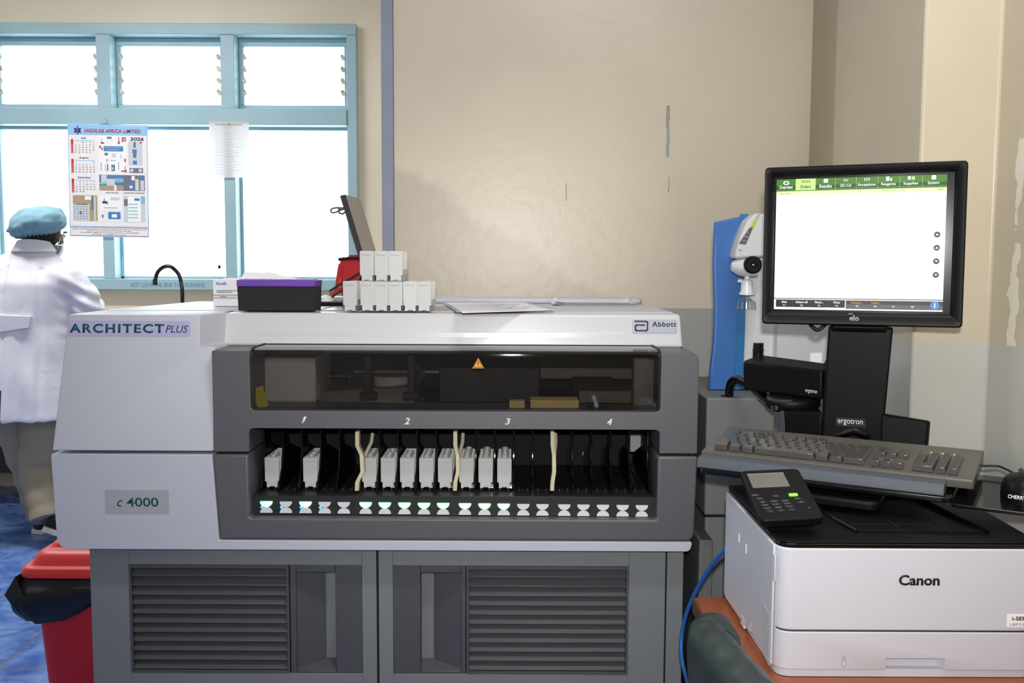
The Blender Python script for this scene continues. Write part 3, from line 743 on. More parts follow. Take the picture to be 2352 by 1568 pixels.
# stacked spare carriers on the lid
ys = 2.362
low = [(804, 'at the left end', R(-4)), (844, 'second from the left', 0), (876, 'third from the left', 0), (908.5, 'fourth from the left', 0), (942, 'fifth from the left', R(1.2)), (974, 'at the right end', R(-.8))]
for px, wd_, rz in low:
    x = P(px, 700, ys).x
    copy_thing(CARR, Matrix.Translation((x, ys + (0 if abs(rz) < .05 else -.001), ZT + .0045)) @ Matrix.Rotation(rz, 4, 'Z'), 'spare white carrier on the analyser lid, bottom row, ' + wd_, 'spare carriers stacked on the analyser')
for px, wd_, rz in ((843, 'left one', R(-1)), (876.5, 'middle one', 0), (909, 'right one', R(.6))):
    x = P(px, 620, ys).x
    copy_thing(CARR, Matrix.Translation((x, ys - .002, ZT + .0045 + .0742)) @ Matrix.Rotation(rz, 4, 'Z'), 'spare white carrier on top of the carrier stack, ' + wd_ + ' of three', 'spare carriers stacked on the analyser')
# ------------------------------------------------------------------ side cabinet beside the analyser
SC = thing('side_cabinet', 'low grey metal cabinet standing right of the analyser, carrying the water purifier', 'cabinet', (.53, 2.45, 0))
zc_ = P(1700, 914, 2.2).z; xs1 = P(1779, 980, 2.2).x
MB().box(.452, xs1, 2.2, 2.62, .73, zc_).build('cabinet_body', 'side_grey', SC, bevel=.004)
MB().box(.452, P(1637, 1300, 2.25).x, 2.25, 2.62, 0, P(1620, 1240, 2.25).z).build('cabinet_base', 'side_grey', SC, bevel=.004)
MB().box(P(1637, 1300, 2.25).x + .002, xs1 - .01, 2.36, 2.62, 0, .729).build('cabinet_base', 'cabinet_grey', SC, bevel=.004)

# ------------------------------------------------------------------ water purifier on the cabinet
zb_ = zc_ + .001
WP = thing('water_purifier', 'tall white laboratory water purifier with a blue side panel, behind the monitor', 'water purifier', (.62, 2.42, zb_))
def W(px, py, Y=2.33): return P(px, py, Y)
prof = [(1640, 510), (1637, 600), (1638, 660), (1640, 720), (1637, 790), (1630, 850), (1627, 897)]
ppx = [(1640, 512), (1645, 508), (1718, 493), (1722, 494)]
mb = MB(); ring = []
zs_ = [W(*p).z for p in prof]; xs_ = [W(*p).x for p in prof]; zs_[-1] = zb_
xr_ = [W(q, y).x for q, y in ((1716, 493), (1712, 600), (1710, 660), (1709, 720), (1707, 790), (1704, 850), (1702, 897))]
zr_ = [W(1717, 494).z] + zs_[1:]
rings = []
for i in range(len(prof)):
    rings.append([(xs_[i], 2.334, zs_[i]), (xs_[i] + .004, 2.33, zs_[i]), (xr_[i], 2.33, zr_[i]), (xr_[i], 2.40, zr_[i]), (xs_[i] + .016, 2.40, zs_[i])])
mb.loft(rings); mb.build('side_panel', 'purifier_blue', WP, bevel=.003)
e = MB()
e.loft([[(xr_[i] - .017, 2.328, zr_[i] + .002 if i else zr_[i] + .003), (xr_[i] + .003, 2.328, zr_[i] + .003), (xr_[i] + .003, 2.334, zr_[i] + .003), (xr_[i] - .017, 2.334, zr_[i] + .002)] for i in range(len(prof))])
e.build('panel_edge', 'purifier_blue_edge', WP, bevel=.001)
xb0 = xr_[-1] + .004; xb1 = P(1925, 800, 2.3).x - .005
MB().prism(round_poly([(xb0, 2.335), (P(1776, 800, 2.3).x, 2.30), (P(1788, 800, 2.3).x, 2.315), (xb1, 2.335), (xb1, 2.56), (xb0, 2.52)], [.01, .02, .01, .01, .01, .01]), zb_, W(1760, 496).z, 'z').build('housing', 'purifier_grey', WP, bevel=.004)
# angled head with keypad and display
Yh = 2.25
hp = [(1738, 488), (1760, 492), (1760, 590), (1688, 594), (1691, 575), (1700, 545), (1718, 505)]
mb = MB(); A0 = [P(x, y, Yh) for x, y in hp]; mb.loft([[(p.x, Yh, p.z) for p in A0], [(p.x + .004, 2.34, p.z) for p in A0]]); mb.build('control_head', 'purifier_grey', WP, bevel=.006, seg=3)
def quad(pts, Y, name, m, par, t=.002):
    q = [P(x, y, Y) for x, y in pts]
    return MB().hexa([(p.x, Y - t, p.z) for p in q] + [(p.x, Y + .001, p.z) for p in q]).build(name, m, par, bevel=.0004)
k = quad([(1697, 559), (1713, 561), (1729, 523), (1722, 522)], Yh, 'keypad', 'grille_grey', WP)
quad([(1724, 521), (1731, 522), (1740, 504), (1733, 503)], Yh, 'display', 'screen_olive', WP)
quad([(1735, 500), (1741, 501), (1748, 489), (1740, 489)], Yh, 'display_cap', 'device_grey', WP)
for x, y in ((1706, 553), (1712, 543), (1717, 534), (1712, 553), (1717, 544)):
    c = P(x, y, Yh - .0024); MB().plate(0, 0, .003, .0035, .001, 0, .0006, FRONT(c)).build('key', 'grey_ink', WP, smooth=False)
c = P(1700, 574, Yh - .0003); text('Thermo', FRONT(c), .008, .006, 'red_ink', WP, 'maker_print')
# dispensing nose with the round black knob
n0 = P(1702, 612, Yh); n1 = P(1745, 612, Yh)
mb = MB(); rr = [.004, .014, .019, .021, .021, .020]
mb.tube([(n0.x - .018 + .012 * i, 2.27, n0.z - .001) for i in range(6)], [.010, .019, .0225, .0235, .0235, .0235], 16).build('nose', 'purifier_grey', WP)
MB().lathe([(.0205, 0), (.0205, .012), (.017, .016), (.008, .016), (.0075, .013), (.0, .013)], frame((P(1727, 608, 2.25).x, 2.262 - .012, P(1727, 608, 2.25).z), (1, 0, 0), (0, 0, 1)), 28, cap=True).build('dispense_knob', 'black_plastic', WP)
MB().lathe([(.004, 0), (.002, .003), (0, .0035)], frame((P(1727, 608, 2.25).x, 2.2375, P(1727, 608, 2.25).z), (1, 0, 0), (0, 0, 1)), 12).build('knob_centre', 'steel', WP)
# filter and bell under the nose
cf = P(1716, 640, 2.27)
zt_ = [P(1716, y, 2.27).z for y in (628, 640, 646, 671, 674, 677, 684, 692, 708, 710)]
MB().lathe([(.006, zt_[0]), (.006, zt_[1]), (.0135, zt_[2]), (.0145, zt_[3]), (.018, zt_[3]), (.018, zt_[5]), (.006, zt_[5])], Matrix.Translation((cf.x, 2.27, 0)), 20).build('end_filter', 'white_gloss', WP)
MB().lathe([(.006, zt_[5]), (.008, zt_[6]), (.021, zt_[7]), (.0225, zt_[8]), (.0225, zt_[9])], Matrix.Translation((cf.x, 2.27, 0)), 20, cap=False).build('bell', 'clear_plastic', WP)
p = P(1699, 645, 2.27); MB().tube([(p.x - .004, 2.27, p.z), (cf.x - .012, 2.27, p.z)], .0045, 10).build('side_port', 'white_gloss', WP)
# rating label
c, w, h = prect(1816, 811, 1888, 839, 2.328)
MB().plate(0, 0, w, h, .001, -.006, .0006, FRONT(c)).build('rating_label', 'paper', WP, smooth=False)
for s_, x, y, ww, hh in (('thermo', 1833, 815, 20, 6), ('scientific', 1833, 820.5, 20, 5), ('LabTower EDI 15', 1831, 829, 24, 3)):
    p = P(x, y, 2.3272); text(s_, FRONT((p.x, 2.3272, p.z)), ww * .00104, hh * .00104, 'black_ink', WP, 'label_print')

# ------------------------------------------------------------------ workstation stand: column, arm box, bins, tray
ST = thing('workstation_stand', 'black monitor stand column with keyboard tray and side bins, behind the printer', 'stand', (.66, 1.80, 0))
def q3(px, py, Y): return P(px, py, Y)
c4 = [q3(1903, 748, 1.85), q3(2052, 752, 1.805), q3(2026, 1030, 1.825), q3(1886, 1020, 1.87)]
mb = MB()
mb.hexa([c4[3], c4[2], c4[2] + Vector((.008, .03, 0)), c4[3] + Vector((.008, .03, 0)), c4[0], c4[1], c4[1] + Vector((.01, .03, 0)), c4[0] + Vector((.01, .03, 0))])
mb.build('column', 'black_plastic', ST, bevel=.004)
def face_M(p0, p1, up=Vector((0, 0, 1))):
    return frame((p0 + p1) / 2, p1 - p0, up)
M_ = frame((c4[0] + c4[1] + c4[2] + c4[3]) / 4, c4[1] - c4[0], c4[0] - c4[3])
cc = (c4[0] + c4[1] + c4[2] + c4[3]) / 4
def plane_at(px, py, O, n):
    d = ray(px, py); return CAM + d * ((O - CAM).dot(n) / d.dot(n))
nrm = M_.to_3x3() @ Vector((0, 0, 1))
def onplane(px, py, Mb=M_, lift=.001):
    n = Mb.to_3x3() @ Vector((0, 0, 1)); p = plane_at(px, py, Mb.translation, n) + n * lift
    m = Mb.copy(); m.translation = p; return m
MB().plate(0, 0, .055, .017, .001, -.001, .0012, onplane(1954, 969)).build('name_plate', 'black_rubber', ST)
text('ergotron', onplane(1953, 969, lift=.0026), .046, .0125, 'white_ink', ST, 'maker_print')
MB().tube([P(1925, 1000, 1.83), P(1960, 990, 1.80), P(1995, 1003, 1.81)], .006, 8).build('cable_clip', 'black_gloss', ST)
# arm box (left, behind)
ab = [q3(1706, 828, 2.05), q3(1888, 851, 1.90), q3(1888, 918, 1.90), q3(1706, 895, 2.05)]
mb = MB(); back = Vector((.05, .06, 0))
mb.hexa([ab[3], ab[2], ab[2] + back, ab[3] + back, ab[0], ab[1], ab[1] + back + Vector((0, 0, .006)), ab[0] + back + Vector((0, 0, .008))])
mb.build('arm_housing', 'black_plastic', ST, bevel=.005, seg=3)
Ma = frame((ab[0] + ab[1] + ab[2] + ab[3]) / 4, ab[1] - ab[0], (0, 0, 1))
text('ergotron', onplane(1866, 899, Ma, .004), .027, .009, 'white_ink', ST, 'maker_print')
pc = P(1741, 832, 2.10)
MB().lathe([(.0115, pc.z - .06), (.0115, P(1741, 806, 2.10).z), (.0125, P(1741, 805, 2.10).z), (.0125, P(1741, 802, 2.10).z), (.0112, P(1741, 801, 2.10).z), (.0112, P(1741, 787, 2.10).z)], Matrix.Translation((pc.x, 2.10, 0)), 20).build('pivot_post', 'black_gloss', ST)
# side bins
lb = [q3(1800, 946, 1.93), q3(1888, 945, 1.885), q3(1888, 1040, 1.885), q3(1805, 1030, 1.93)]
def slab(qd, dv, name, m, par, bev=.004):
    mb = MB(); dv = Vector(dv); mb.hexa([qd[3], qd[2], qd[2] + dv, qd[3] + dv, qd[0], qd[1], qd[1] + dv, qd[0] + dv]); return mb.build(name, m, par, bevel=bev)
slab(lb, (.01, .05, 0), 'side_bin', 'black_plastic', ST)
slab([q3(1790, 946, 1.95), q3(1800, 944, 1.93), q3(1808, 1030, 1.93), q3(1790, 1020, 1.95)], (.01, .03, 0), 'side_bin', 'wrist_gel', ST, .002)['label'] = 'bluish edge of the left bin'
slab([q3(2023, 950, 1.81), q3(2133, 968, 1.77), q3(2125, 1060, 1.77), q3(2020, 1060, 1.81)], (.01, .012, 0), 'side_bin', 'black_plastic', ST)
MB().box(c4[3].x + .03, c4[2].x - .03, 1.91, 1.97, 0.0, c4[2].z + .16).box(c4[3].x + .04, c4[2].x - .04, 1.85, 1.915, c4[2].z + .06, c4[2].z + .14).build('lower_column', 'black_plastic', ST, bevel=.01)
# tray under the keyboard
KTL, KTR, KBL, KBR = P(1662, 985, 1.92), P(2243, 1040, 1.68), P(1636, 1034, 1.765), P(2240, 1097, 1.535)
u = (KTR - KTL); KO = (KTL + KTR + KBL + KBR) / 4
KM = frame(KO, KTR - KTL, ((KTL - KBL) + (KTR - KBR)))
kl = KM.inverted()
# local keyboard frame: x along the keys, y to the back, z up
HL = (KTR - KTL).length / 2; HD = ((KTL - KBL).length + (KTR - KBR).length) / 4
MB().plate(-.01, -.010, .43, .225, .02, -.036, -.026, KM).build('keyboard_tray', 'black_gloss', ST, bevel=.003)
MB().plate(.02, -.095, .15, .08, .02, -.062, -.046, KM).build('tray_lever', 'black_plastic', ST, bevel=.004)
MB().box(-.06, .06, .07, .13, -.10, -.043, KM).build('tray_arm', 'black_plastic', ST, bevel=.004)
MB().plate(.285, -.03, .165, .19, .012, -.040, -.034, KM).build('mouse_tray', 'black_gloss', ST, bevel=.0015)
MB().box(.19, .23, -.02, .03, -.048, -.0405, KM).build('tray_bracket', 'black_plastic', ST)
# wrist rest
WR = thing('wrist_rest', 'blue-grey padded wrist rest along the front of the clear-covered keyboard', 'wrist rest', KM @ Matrix.Translation((-.018, -HD - .0205, -.0258)))
pr = round_poly([(-.015, 0), (.0185, 0), (.0185, .019), (-.010, .018)], [.002, .002, .004, .010])
mb = MB(); mb.prism(pr, -HL + .022, HL - .022, 'x'); mb.build('gel_pad', 'wrist_gel', WR, bevel=.006, seg=3, local=True)
# keyboard
KB = thing('keyboard', 'full-size keyboard under a clear glossy cover on the black tray', 'keyboard', KM)
mb = MB()
mb.prism(round_poly([(-HD, -.020), (HD, -.020), (HD + .003, .004), (HD - .01, .008), (HD - .034, .004), (-HD + .014, -.002), (-HD, -.004)], [.003, .003, .004, .004, .003, .003, .004]), -HL, HL, 'x')
mb.build('cover_body', 'kb_body', KB, bevel=.004, seg=3, local=True)
MB().box(-HL + .02, HL - .02, -HD + .0452, HD - .02, -.0257, -.0202).build('foot', 'black_rubber', KB, local=True)
def key(x0, x1, y0, y1):
    i = .0012; t = .0032; z0 = -.001; z1 = .0088
    mb = MB(); cx, cy = (x0 + x1) / 2, (y0 + y1) / 2; w, d = (x1 - x0) / 2, (y1 - y0) / 2
    mb.hexa([(-w + i, -d + i, -.002), (w - i, -d + i, -.002), (w - i, d - i, -.002), (-w + i, d - i, -.002), (-w + t, -d + t, z1 - .001), (w - t, -d + t, z1 - .001), (w - t, d - i, z1 + .0015), (-w + t, d - i, z1 + .0015)])
    o = mb.build('key', 'key_clear', KB, bevel=.0012, local=True); o.location = (cx, cy, .0005); return o
pk = .0186; kx = -HL + .020; ky = HD - .038
rows = [[1, .6, 1, 1, 1, 1, .4, 1, 1, 1, 1], [1] * 13 + [1.7], [1.5] + [1] * 12 + [1.2], [1.8] + [1] * 11 + [1.9], [1.3] + [1] * 11 + [2.4], [1.5, 1.3, 1.3, 6.0, 1.3, 1.3, 2]]
gapcol = {0: (1, 6)}
sc = (2 * HL - .04 - 8.2 * pk) / (14.7 * pk)
for r, row in enumerate(rows):
    x = kx; y1 = ky - r * pk - (.004 if r else 0)
    for c, wk in enumerate(row):
        if not (r == 0 and c in gapcol[0]): key(x, x + wk * pk * sc, y1 - pk, y1)
        x += wk * pk * sc
nx = HL - .020 - 8.0 * pk
for r in (1, 2):
    for c in range(3):
        key(nx + (c + .2) * pk, nx + (c + 1.2) * pk, ky - r * pk - .004 - pk, ky - r * pk - .004)
for c in range(3): key(nx + (c + .2) * pk, nx + (c + 1.2) * pk, ky - 5 * pk - .004 - pk, ky - 5 * pk - .004)
for r in range(1, 5):
    for c in range(4): 
        key(nx + (c + 3.8) * pk, nx + (c + 4.8) * pk, ky - r * pk - .004 - pk, ky - r * pk - .004)
key(nx + 3.8 * pk, nx + 5.8 * pk, ky - 5 * pk - .004 - pk, ky - 5 * pk - .004); key(nx + 5.8 * pk, nx + 6.8 * pk, ky - 5 * pk - .004 - pk, ky - 5 * pk - .004); key(nx + 6.8 * pk, nx + 7.8 * pk, ky - 5 * pk - .004 - pk, ky - 5 * pk - .004)
for c in range(3):
    MB().lathe([(.0014, 0), (.0014, .001), (0, .0016)], Matrix.Translation((nx + (4.8 + c) * pk, ky - .012, .0055)), 10).build('status_led', 'led_green', KB, local=True)['label'] = 'glowing green dot'
# mouse
MM = KM @ Matrix.Translation((.300, -.040, -.0338)) @ Matrix.Rotation(R(8), 4, 'Z')
MO = thing('computer_mouse', 'black computer mouse on the tray at the right edge of the keyboard', 'mouse', MM)
def mp(u_, v_):
    a = 2 * math.pi * u_; b = math.pi / 2 * v_
    return (.032 * math.cos(a) * (math.cos(b) ** .55), .056 * math.sin(a) * (math.cos(b) ** .55), .038 * (math.sin(b) ** .8) * (1 - .12 * math.sin(a)))
mb = MB(); rr = [[mp(k / 28, j / 9) for k in range(28)] for j in range(9)]
mb.loft(rr); mb.build('mouse_body', 'black_plastic', MO, local=True, ang=60)
MB().box(-.0006, .0006, .01, .045, .030, .0345).build('button_gap', 'gap_black', MO, local=True)
MB().tube([(0, .02, .036), (0, .034, .034)], .004, 10).build('scroll_wheel', 'black_rubber', MO, local=True)
text('CHERRY', frame(Vector((-.012, -.0545, .014)), (1, -.28, 0), (0, .25, 1)), .026, .006, 'white_ink', MO, 'maker_print', local=True, bold=.02)
MC = MB().tube(bez([P(2246, 1070, 1.67), P(2290, 1070, 1.66), P(2312, 1078, 1.64), MM @ Vector((0, .062, .016)), MM @ Vector((0, .054, .014))], 6), .002, 8).build('mouse_cable', 'black_rubber', MO)

# ------------------------------------------------------------------ monitor
LT, RT, LB, RB = P(1762, 385, 1.79), P(2228, 368, 1.665), P(1745, 743, 1.79), P(2207, 753, 1.665)
MOc = (LT + RT + LB + RB) / 4; MU = ((RT - LT) + (RB - LB)); MV = ((LT - LB) + (RT - RB))
MW = MU.length / 2; MH = MV.length / 2
DM = frame(MOc, MU, MV)
DS = thing('touch_monitor', 'black touchscreen monitor showing a bright white order list with a green top bar', 'monitor', DM)
n_ = DM.to_3x3() @ Vector((0, 0, 1))
def loc2(px, py):
    p = plane_at(px, py, MOc, n_); q = DM.inverted() @ p; return q.x, q.y
sx0, sy1 = loc2(1787, 412); sx1, sy0 = loc2(2165, 718)
sx1b, _ = loc2(2176, 420); sx1 = (sx1 + sx1b) / 2; sx0 = (sx0 + loc2(1773, 700)[0]) / 2; sy1 = (sy1 + loc2(2176, 399)[1]) / 2; sy0 = (sy0 + loc2(1773, 708)[1]) / 2
w2, h2 = MW / 2, MH / 2
mb = MB()
outer = round_poly([(-w2, -h2), (w2, -h2), (w2, h2), (-w2, h2)], .008, 4)
mb.prism(outer, -.045, -.020, 'z')
mb.build('back_shell', 'black_plastic', DS, bevel=.006, local=True)
# bevelled frame: outer rim to inner edge
inn_ = [(sx0 - .004, sy0 - .004), (sx1 + .012, sy0 - .004), (sx1 + .012, sy1 + .004), (sx0 - .004, sy1 + .004)]
def rp(p, r): return round_poly(p, r, 4)
o0 = rp([(-w2, -h2), (w2, -h2), (w2, h2), (-w2, h2)], .008); o1 = rp([(-w2 + .003, -h2 + .003), (w2 - .003, -h2 + .003), (w2 - .003, h2 - .003), (-w2 + .003, h2 - .003)], .007)
mid = rp([(inn_[0][0] - .006, inn_[0][1] - .006), (inn_[1][0] + .006, inn_[1][1] - .006), (inn_[2][0] + .006, inn_[2][1] + .006), (inn_[3][0] - .006, inn_[3][1] + .006)], .003); ii = rp(inn_, .002)
mb = MB(); mb.loft([[(x, y, -.0199) for x, y in o0], [(x, y, 0) for x, y in o0], [(x, y, .004) for x, y in o1], [(x, y, .002) for x, y in mid], [(x, y, -.004) for x, y in ii], [(x, y, -.010) for x, y in ii]], cap=False)
mb.build('bezel', 'black_plastic', DS, local=True, ang=50)
MB().box(inn_[0][0], inn_[1][0], inn_[0][1], inn_[2][1], -.012, -.0075).build('screen_glass', 'black_gloss', DS, local=True, smooth=False)
SW, SH = sx1 - sx0, sy1 - sy0
SCR = MB().box(sx0, sx1, sy0, sy1, -.0074, -.0068).build('screen', 'ui_white', DS, local=True, smooth=False)
def ui(fx0, fy0, fx1, fy1, m, name, z=.0002, r=0):
    """fractions of the screen from its top left corner"""
    w, h = (fx1 - fx0) * SW, (fy1 - fy0) * SH
    return MB().plate(sx0 + (fx0 + fx1) / 2 * SW, sy1 - (fy0 + fy1) / 2 * SH, w, h, r, -.0067, -.0067 + z, None).build(name, m, SCR, local=True, smooth=False)
def ut(s, fx, fy, fw, fh, m, z=.0012, bold=.015):
    return text(s, Matrix.Translation((sx0 + fx * SW, sy1 - fy * SH, -.0067 + z)), fw * SW, fh * SH, m, SCR, 'screen_text', bold, local=True, depth=.0001)
ui(0, 0, 1, .088, 'ui_green', 'tool_bar', .0002); ui(0, .05, 1, .075, 'ui_dark', 'tool_bar', .0003); ui(0, .088, 1, .122, 'ui_pale', 'sub_bar', .0002); ui(0, .086, 1, .092, 'ui_green', 'sub_bar', .0004)
ui(.118, 0, .24, .086, 'ui_lime', 'active_tab', .0005)
tabs = [('Overview', .06), ('Orders', .179), ('Results', .30), ('QC-Cal', .42), ('Exceptions', .545), ('Reagents', .67), ('Supplies', .797), ('System', .925)]
for i, (s_, fx) in enumerate(tabs):
    ut(s_, fx, .060, .0095 * len(s_) + .008, .024, 'ui_dark' if s_ == 'Orders' else 'ui_white')
    if i > 1: ui(fx - .0625, 0, fx - .061, .086, 'ui_lime', 'tab_line', .0006)
# icons
for k in range(5): ui(.155 + k * .011, .012, .160 + k * .011, .03, 'ui_green', 'tab_icon', .0008)
MB().lathe([(.0045, 0), (.0045, .0003)], Matrix.Translation((sx0 + .06 * SW, sy1 - .028 * SH, -.0062)) @ Matrix.Diagonal((1.2, .8, 1, 1)), 16).build('tab_icon', 'ui_white', SCR, local=True, smooth=False)
MB().lathe([(.0022, 0), (.0022, .0003)], Matrix.Translation((sx0 + .06 * SW, sy1 - .028 * SH, -.0058)) @ Matrix.Diagonal((1.4, .7, 1, 1)), 16).build('tab_icon', 'ui_dark', SCR, local=True, smooth=False)
ui(.288, .006, .314, .034, 'ui_white', 'tab_icon', .0008, .001); ut('/\\/', .42, .02, .03, .018, 'ui_white'); ut('???', .545, .02, .035, .02, 'ui_white')
ui(.655, .004, .675, .034, 'ui_white', 'tab_icon', .0008); ui(.68, .016, .69, .034, 'ui_white', 'tab_icon', .0008); ui(.78, .006, .797, .030, 'ui_white', 'tab_icon', .0008); ui(.803, .008, .819, .032, 'ui_lime', 'tab_icon', .0008); ui(.913, .004, .938, .034, 'ui_white', 'tab_icon', .0008, .001)
ut('Order status', .05, .108, .07, .016, 'ui_green', .0008, 0); ut('System time:  11:04', .70, .106, .13, .016, 'ui_green', .0008, 0); ut('5344', .965, .106, .03, .016, 'ui_green', .0008, 0)
for k in range(11): 
    yy = .20 + k * .055; ut('M01', .02, yy, .02, .008, 'ui_faint', .0003, 0); ut('14 WB-5', .38, yy - .01, .05, .008, 'ui_faint', .0003, 0)
ut('Name', .335, .148, .03, .010, 'ui_grey', .0003, 0); ut('ID', .82, .148, .012, .010, 'ui_grey', .0003, 0)
for k, yy in enumerate((.435, .532, .63, .73)):
    MB().lathe([(.0052, 0), (.0052, .0004)], Matrix.Translation((sx0 + .955 * SW, sy1 - yy * SH, -.0066)), 18).build('scroll_button', 'ui_dark', SCR, local=True, smooth=False)
    ut(('^', '^', 'v', 'v')[k], .955, yy, .018, .014, 'ui_white', .0012, .06)
ui(0, .912, 1, .918, 'ui_black', 'task_bar', .0003); ui(0, .918, 1, 1, 'ui_white', 'task_bar', .0002); ui(.44, .925, 1, .99, 'ui_grey', 'task_bar', .0004); ui(.44, .925, 1, .955, 'ui_mid', 'task_bar', .0005)
ui(.012, .924, .435, .982, 'ui_black', 'task_bar', .0006)
for k, (a_, b_) in enumerate((('Exit', 'F1'), ('Select all', 'F2'), ('Find...', 'F3'), ('Print', 'F4'), ('Details...', 'F5'), ('Delete', 'F6'), ('', 'F7'), ('', 'F8'))):
    fx = .065 + k * .107 + (.015 if k > 3 else 0)
    if a_: ut(a_, fx, .942, .0068 * len(a_) + .004, .016, 'ui_orange' if k > 3 else 'ui_white', .0013, .02)
    ut(b_, fx, .968, .015, .012, 'ui_white', .0013, .005)
    if 0 < k < 4: ui(fx - .054, .926, fx - .0525, .98, 'ui_grey', 'key_line', .0009)
MB().lathe([(.0075, 0), (.0075, .0004)], Matrix.Translation((sx0 + .955 * SW, sy1 - .955 * SH, -.0061)), 20).build('help_button', 'ui_blue', SCR, local=True, smooth=False)
ut('i', .955, .955, .007, .034, 'ui_white', .0014, .05)
lx, ly = loc2(1962, 729); text('elo', Matrix.Translation((lx, ly - .001, .0035)), .017, .0105, 'grey_ink', DS, 'maker_print', .05, local=True)
lx2, ly2 = loc2(1958, 720.5); MB().box(lx2 - .007, lx2 + .001, ly2 - .0004, ly2 + .0008, .003, .0038).build('maker_print', 'grey_ink', DS, local=True, smooth=False)
mb = MB(); mb.box(-.05, .05, -h2 - .012, -h2 + .06, -.060, -.046); mb.build('mount', 'black_plastic', DS, bevel=.006, local=True)
cpts = [DM.inverted() @ P(x, y, 1.80) for x, y in ((1855, 735), (1868, 752), (1880, 757), (1895, 745), (1900, 735))]
MB().tube(bez(cpts, 5), .004, 8).build('signal_cable', 'black_rubber', DS, local=True)

# ------------------------------------------------------------------ barcode scanner on its gooseneck
BS = thing('barcode_scanner', 'black barcode scanner on a ribbed gooseneck rising from the grey side cabinet', 'scanner', (P(1676, 909, 2.215).x, 2.24, zc_ + .001))
gp = [(1675, 909, 2.22), (1676, 893, 2.215), (1682, 876, 2.205), (1696, 872, 2.18), (1720, 884, 2.12), (1745, 903, 2.06), (1768, 922, 2.01)]
gp = [P(*q) for q in gp]; gp[0].z = zc_ + .0035
path = bez(gp, 9); rad = [.0098 + .0007 * (i % 2) for i in range(len(path))]
MB().tube(path, rad, 14).build('gooseneck', 'black_gloss', BS, ang=70)
MB().box(gp[0].x - .017, gp[0].x - .005, 2.222, 2.232, zc_ + .0006, zc_ + .003).build('base_clip', 'black_plastic', BS)
ha, hb = P(1758, 915, 2.0), P(1885, 918, 1.96)
HM = frame((ha + hb) / 2 + Vector((0, .0, -.004)), hb - ha, (0, 1, .15))
L_ = (hb - ha).length
def sp(u_, v_):
    a = 2 * math.pi * u_
    return (L_ * .5 * math.cos(a), .036 * math.sin(a) * (1 - .15 * math.cos(a)))
mb = MB(); mb.loft([[(x * .86, y * .86, -.016) for x, y in [sp(k / 26, 0) for k in range(26)]], [(x, y, -.008) for x, y in [sp(k / 26, 0) for k in range(26)]], [(x, y, .003) for x, y in [sp(k / 26, 0) for k in range(26)]], [(x * .93, y * .9, .012) for x, y in [sp(k / 26, 0) for k in range(26)]], [(x * .6, y * .6, .017) for x, y in [sp(k / 26, 0) for k in range(26)]]])
HM_l = WM[BS].inverted() @ HM
bmesh.ops.transform(mb.bm, matrix=HM_l, verts=mb.bm.verts); mb.build('scanner_head', 'black_plastic', BS, local=True, ang=50)
mb = MB(); mb.loft([[(x * .72 - .012, y * .9 - .004, z) for x, y in [sp(k / 26, 0) for k in range(26)]] for z in (.0065, .013)]); bmesh.ops.transform(mb.bm, matrix=HM_l @ Matrix.Translation((0, 0, .0)), verts=mb.bm.verts); mb.build('scanner_cap', 'laptop_edge', BS, local=True, bevel=.002)
mb = MB(); mb.tube([HM @ Vector((.03, 0, -.012)), HM @ Vector((.036, .01, -.04)), P(1850, 955, 1.96)], [.016, .012, .010], 12); mb.build('scanner_handle', 'black_gloss', BS)
for k, (dx, s_) in enumerate(((-.038, 'C'), (-.030, 'CE'))):
    text(s_, HM @ Matrix.Translation((dx, -.037 + k * .0, -.004)) @ Matrix.Rotation(R(90), 4, 'X'), .004 + .003 * k, .008, 'grey_ink', BS, 'approval_print')

# ------------------------------------------------------------------ table and printer
TB = thing('desk', 'orange-brown wooden desk under the white printer', 'desk', (.63, 1.2, 0))
tx0 = .348; tz = .686
MB().box(tx0, .93, .45, 1.774, tz - .028, tz).build('desktop', 'table_orange', TB, bevel=.003)
MB().box(tx0 - .003, tx0 - .0004, .45, 1.774, tz - .028, tz - .002).build('edge_band', 'table_edge', TB)
for lx in (tx0 + .05, .88):
    for ly in (.50, 1.72): MB().box(lx - .02, lx + .02, ly - .02, ly + .02, 0, tz - .0285).build('leg', 'table_edge', TB, bevel=.002)
# crumbs of white paint on the desk
c = PZ(1665, 1400, tz + .0003)
PX0, PX1, PY0, PY1, PZ0, PZ1 = .405, .808, 1.42, 1.766, tz + .001, .897
PR = thing('printer', 'white laser printer with a black top and tilted control panel on the orange desk', 'printer', (.606, 1.6, PZ0))
zseam = P(2000, 1450, PY0).z
plan_ = round_poly([(PX0, PY0), (PX1, PY0), (PX1, PY1), (PX0, PY1)], [.028, .028, .006, .006], 6)
mb = MB(); mb.prism(plan_, zseam + .0012, PZ1 - .008, 'z', top=plan_); mb.build('body_shell', 'white_plastic', PR, bevel=.0025)
mb = MB(); mb.prism(plan_, PZ0 + .012, zseam - .0012, 'z'); DRW = mb.build('paper_drawer', 'white_plastic', PR)
gc, gw, gh = prect(2024, 1512, 2182, 1552, PY0); gz0 = gc.z - gh / 2 - .012
cut = MB().hexa([(gc.x - gw / 2, PY0 - .01, gz0), (gc.x + gw / 2, PY0 - .01, gz0), (gc.x + gw / 2 - .014, PY0 + .012, gz0 + .004), (gc.x - gw / 2 + .010, PY0 + .012, gz0 + .004), (gc.x - gw / 2 + .004, PY0 - .01, gc.z + gh / 2), (gc.x + gw / 2 - .003, PY0 - .01, gc.z + gh / 2), (gc.x + gw / 2 - .014, PY0 + .016, gc.z + gh / 2 - .002), (gc.x - gw / 2 + .010, PY0 + .016, gc.z + gh / 2 - .002)]).build('cutter', 'white_plastic', PR)
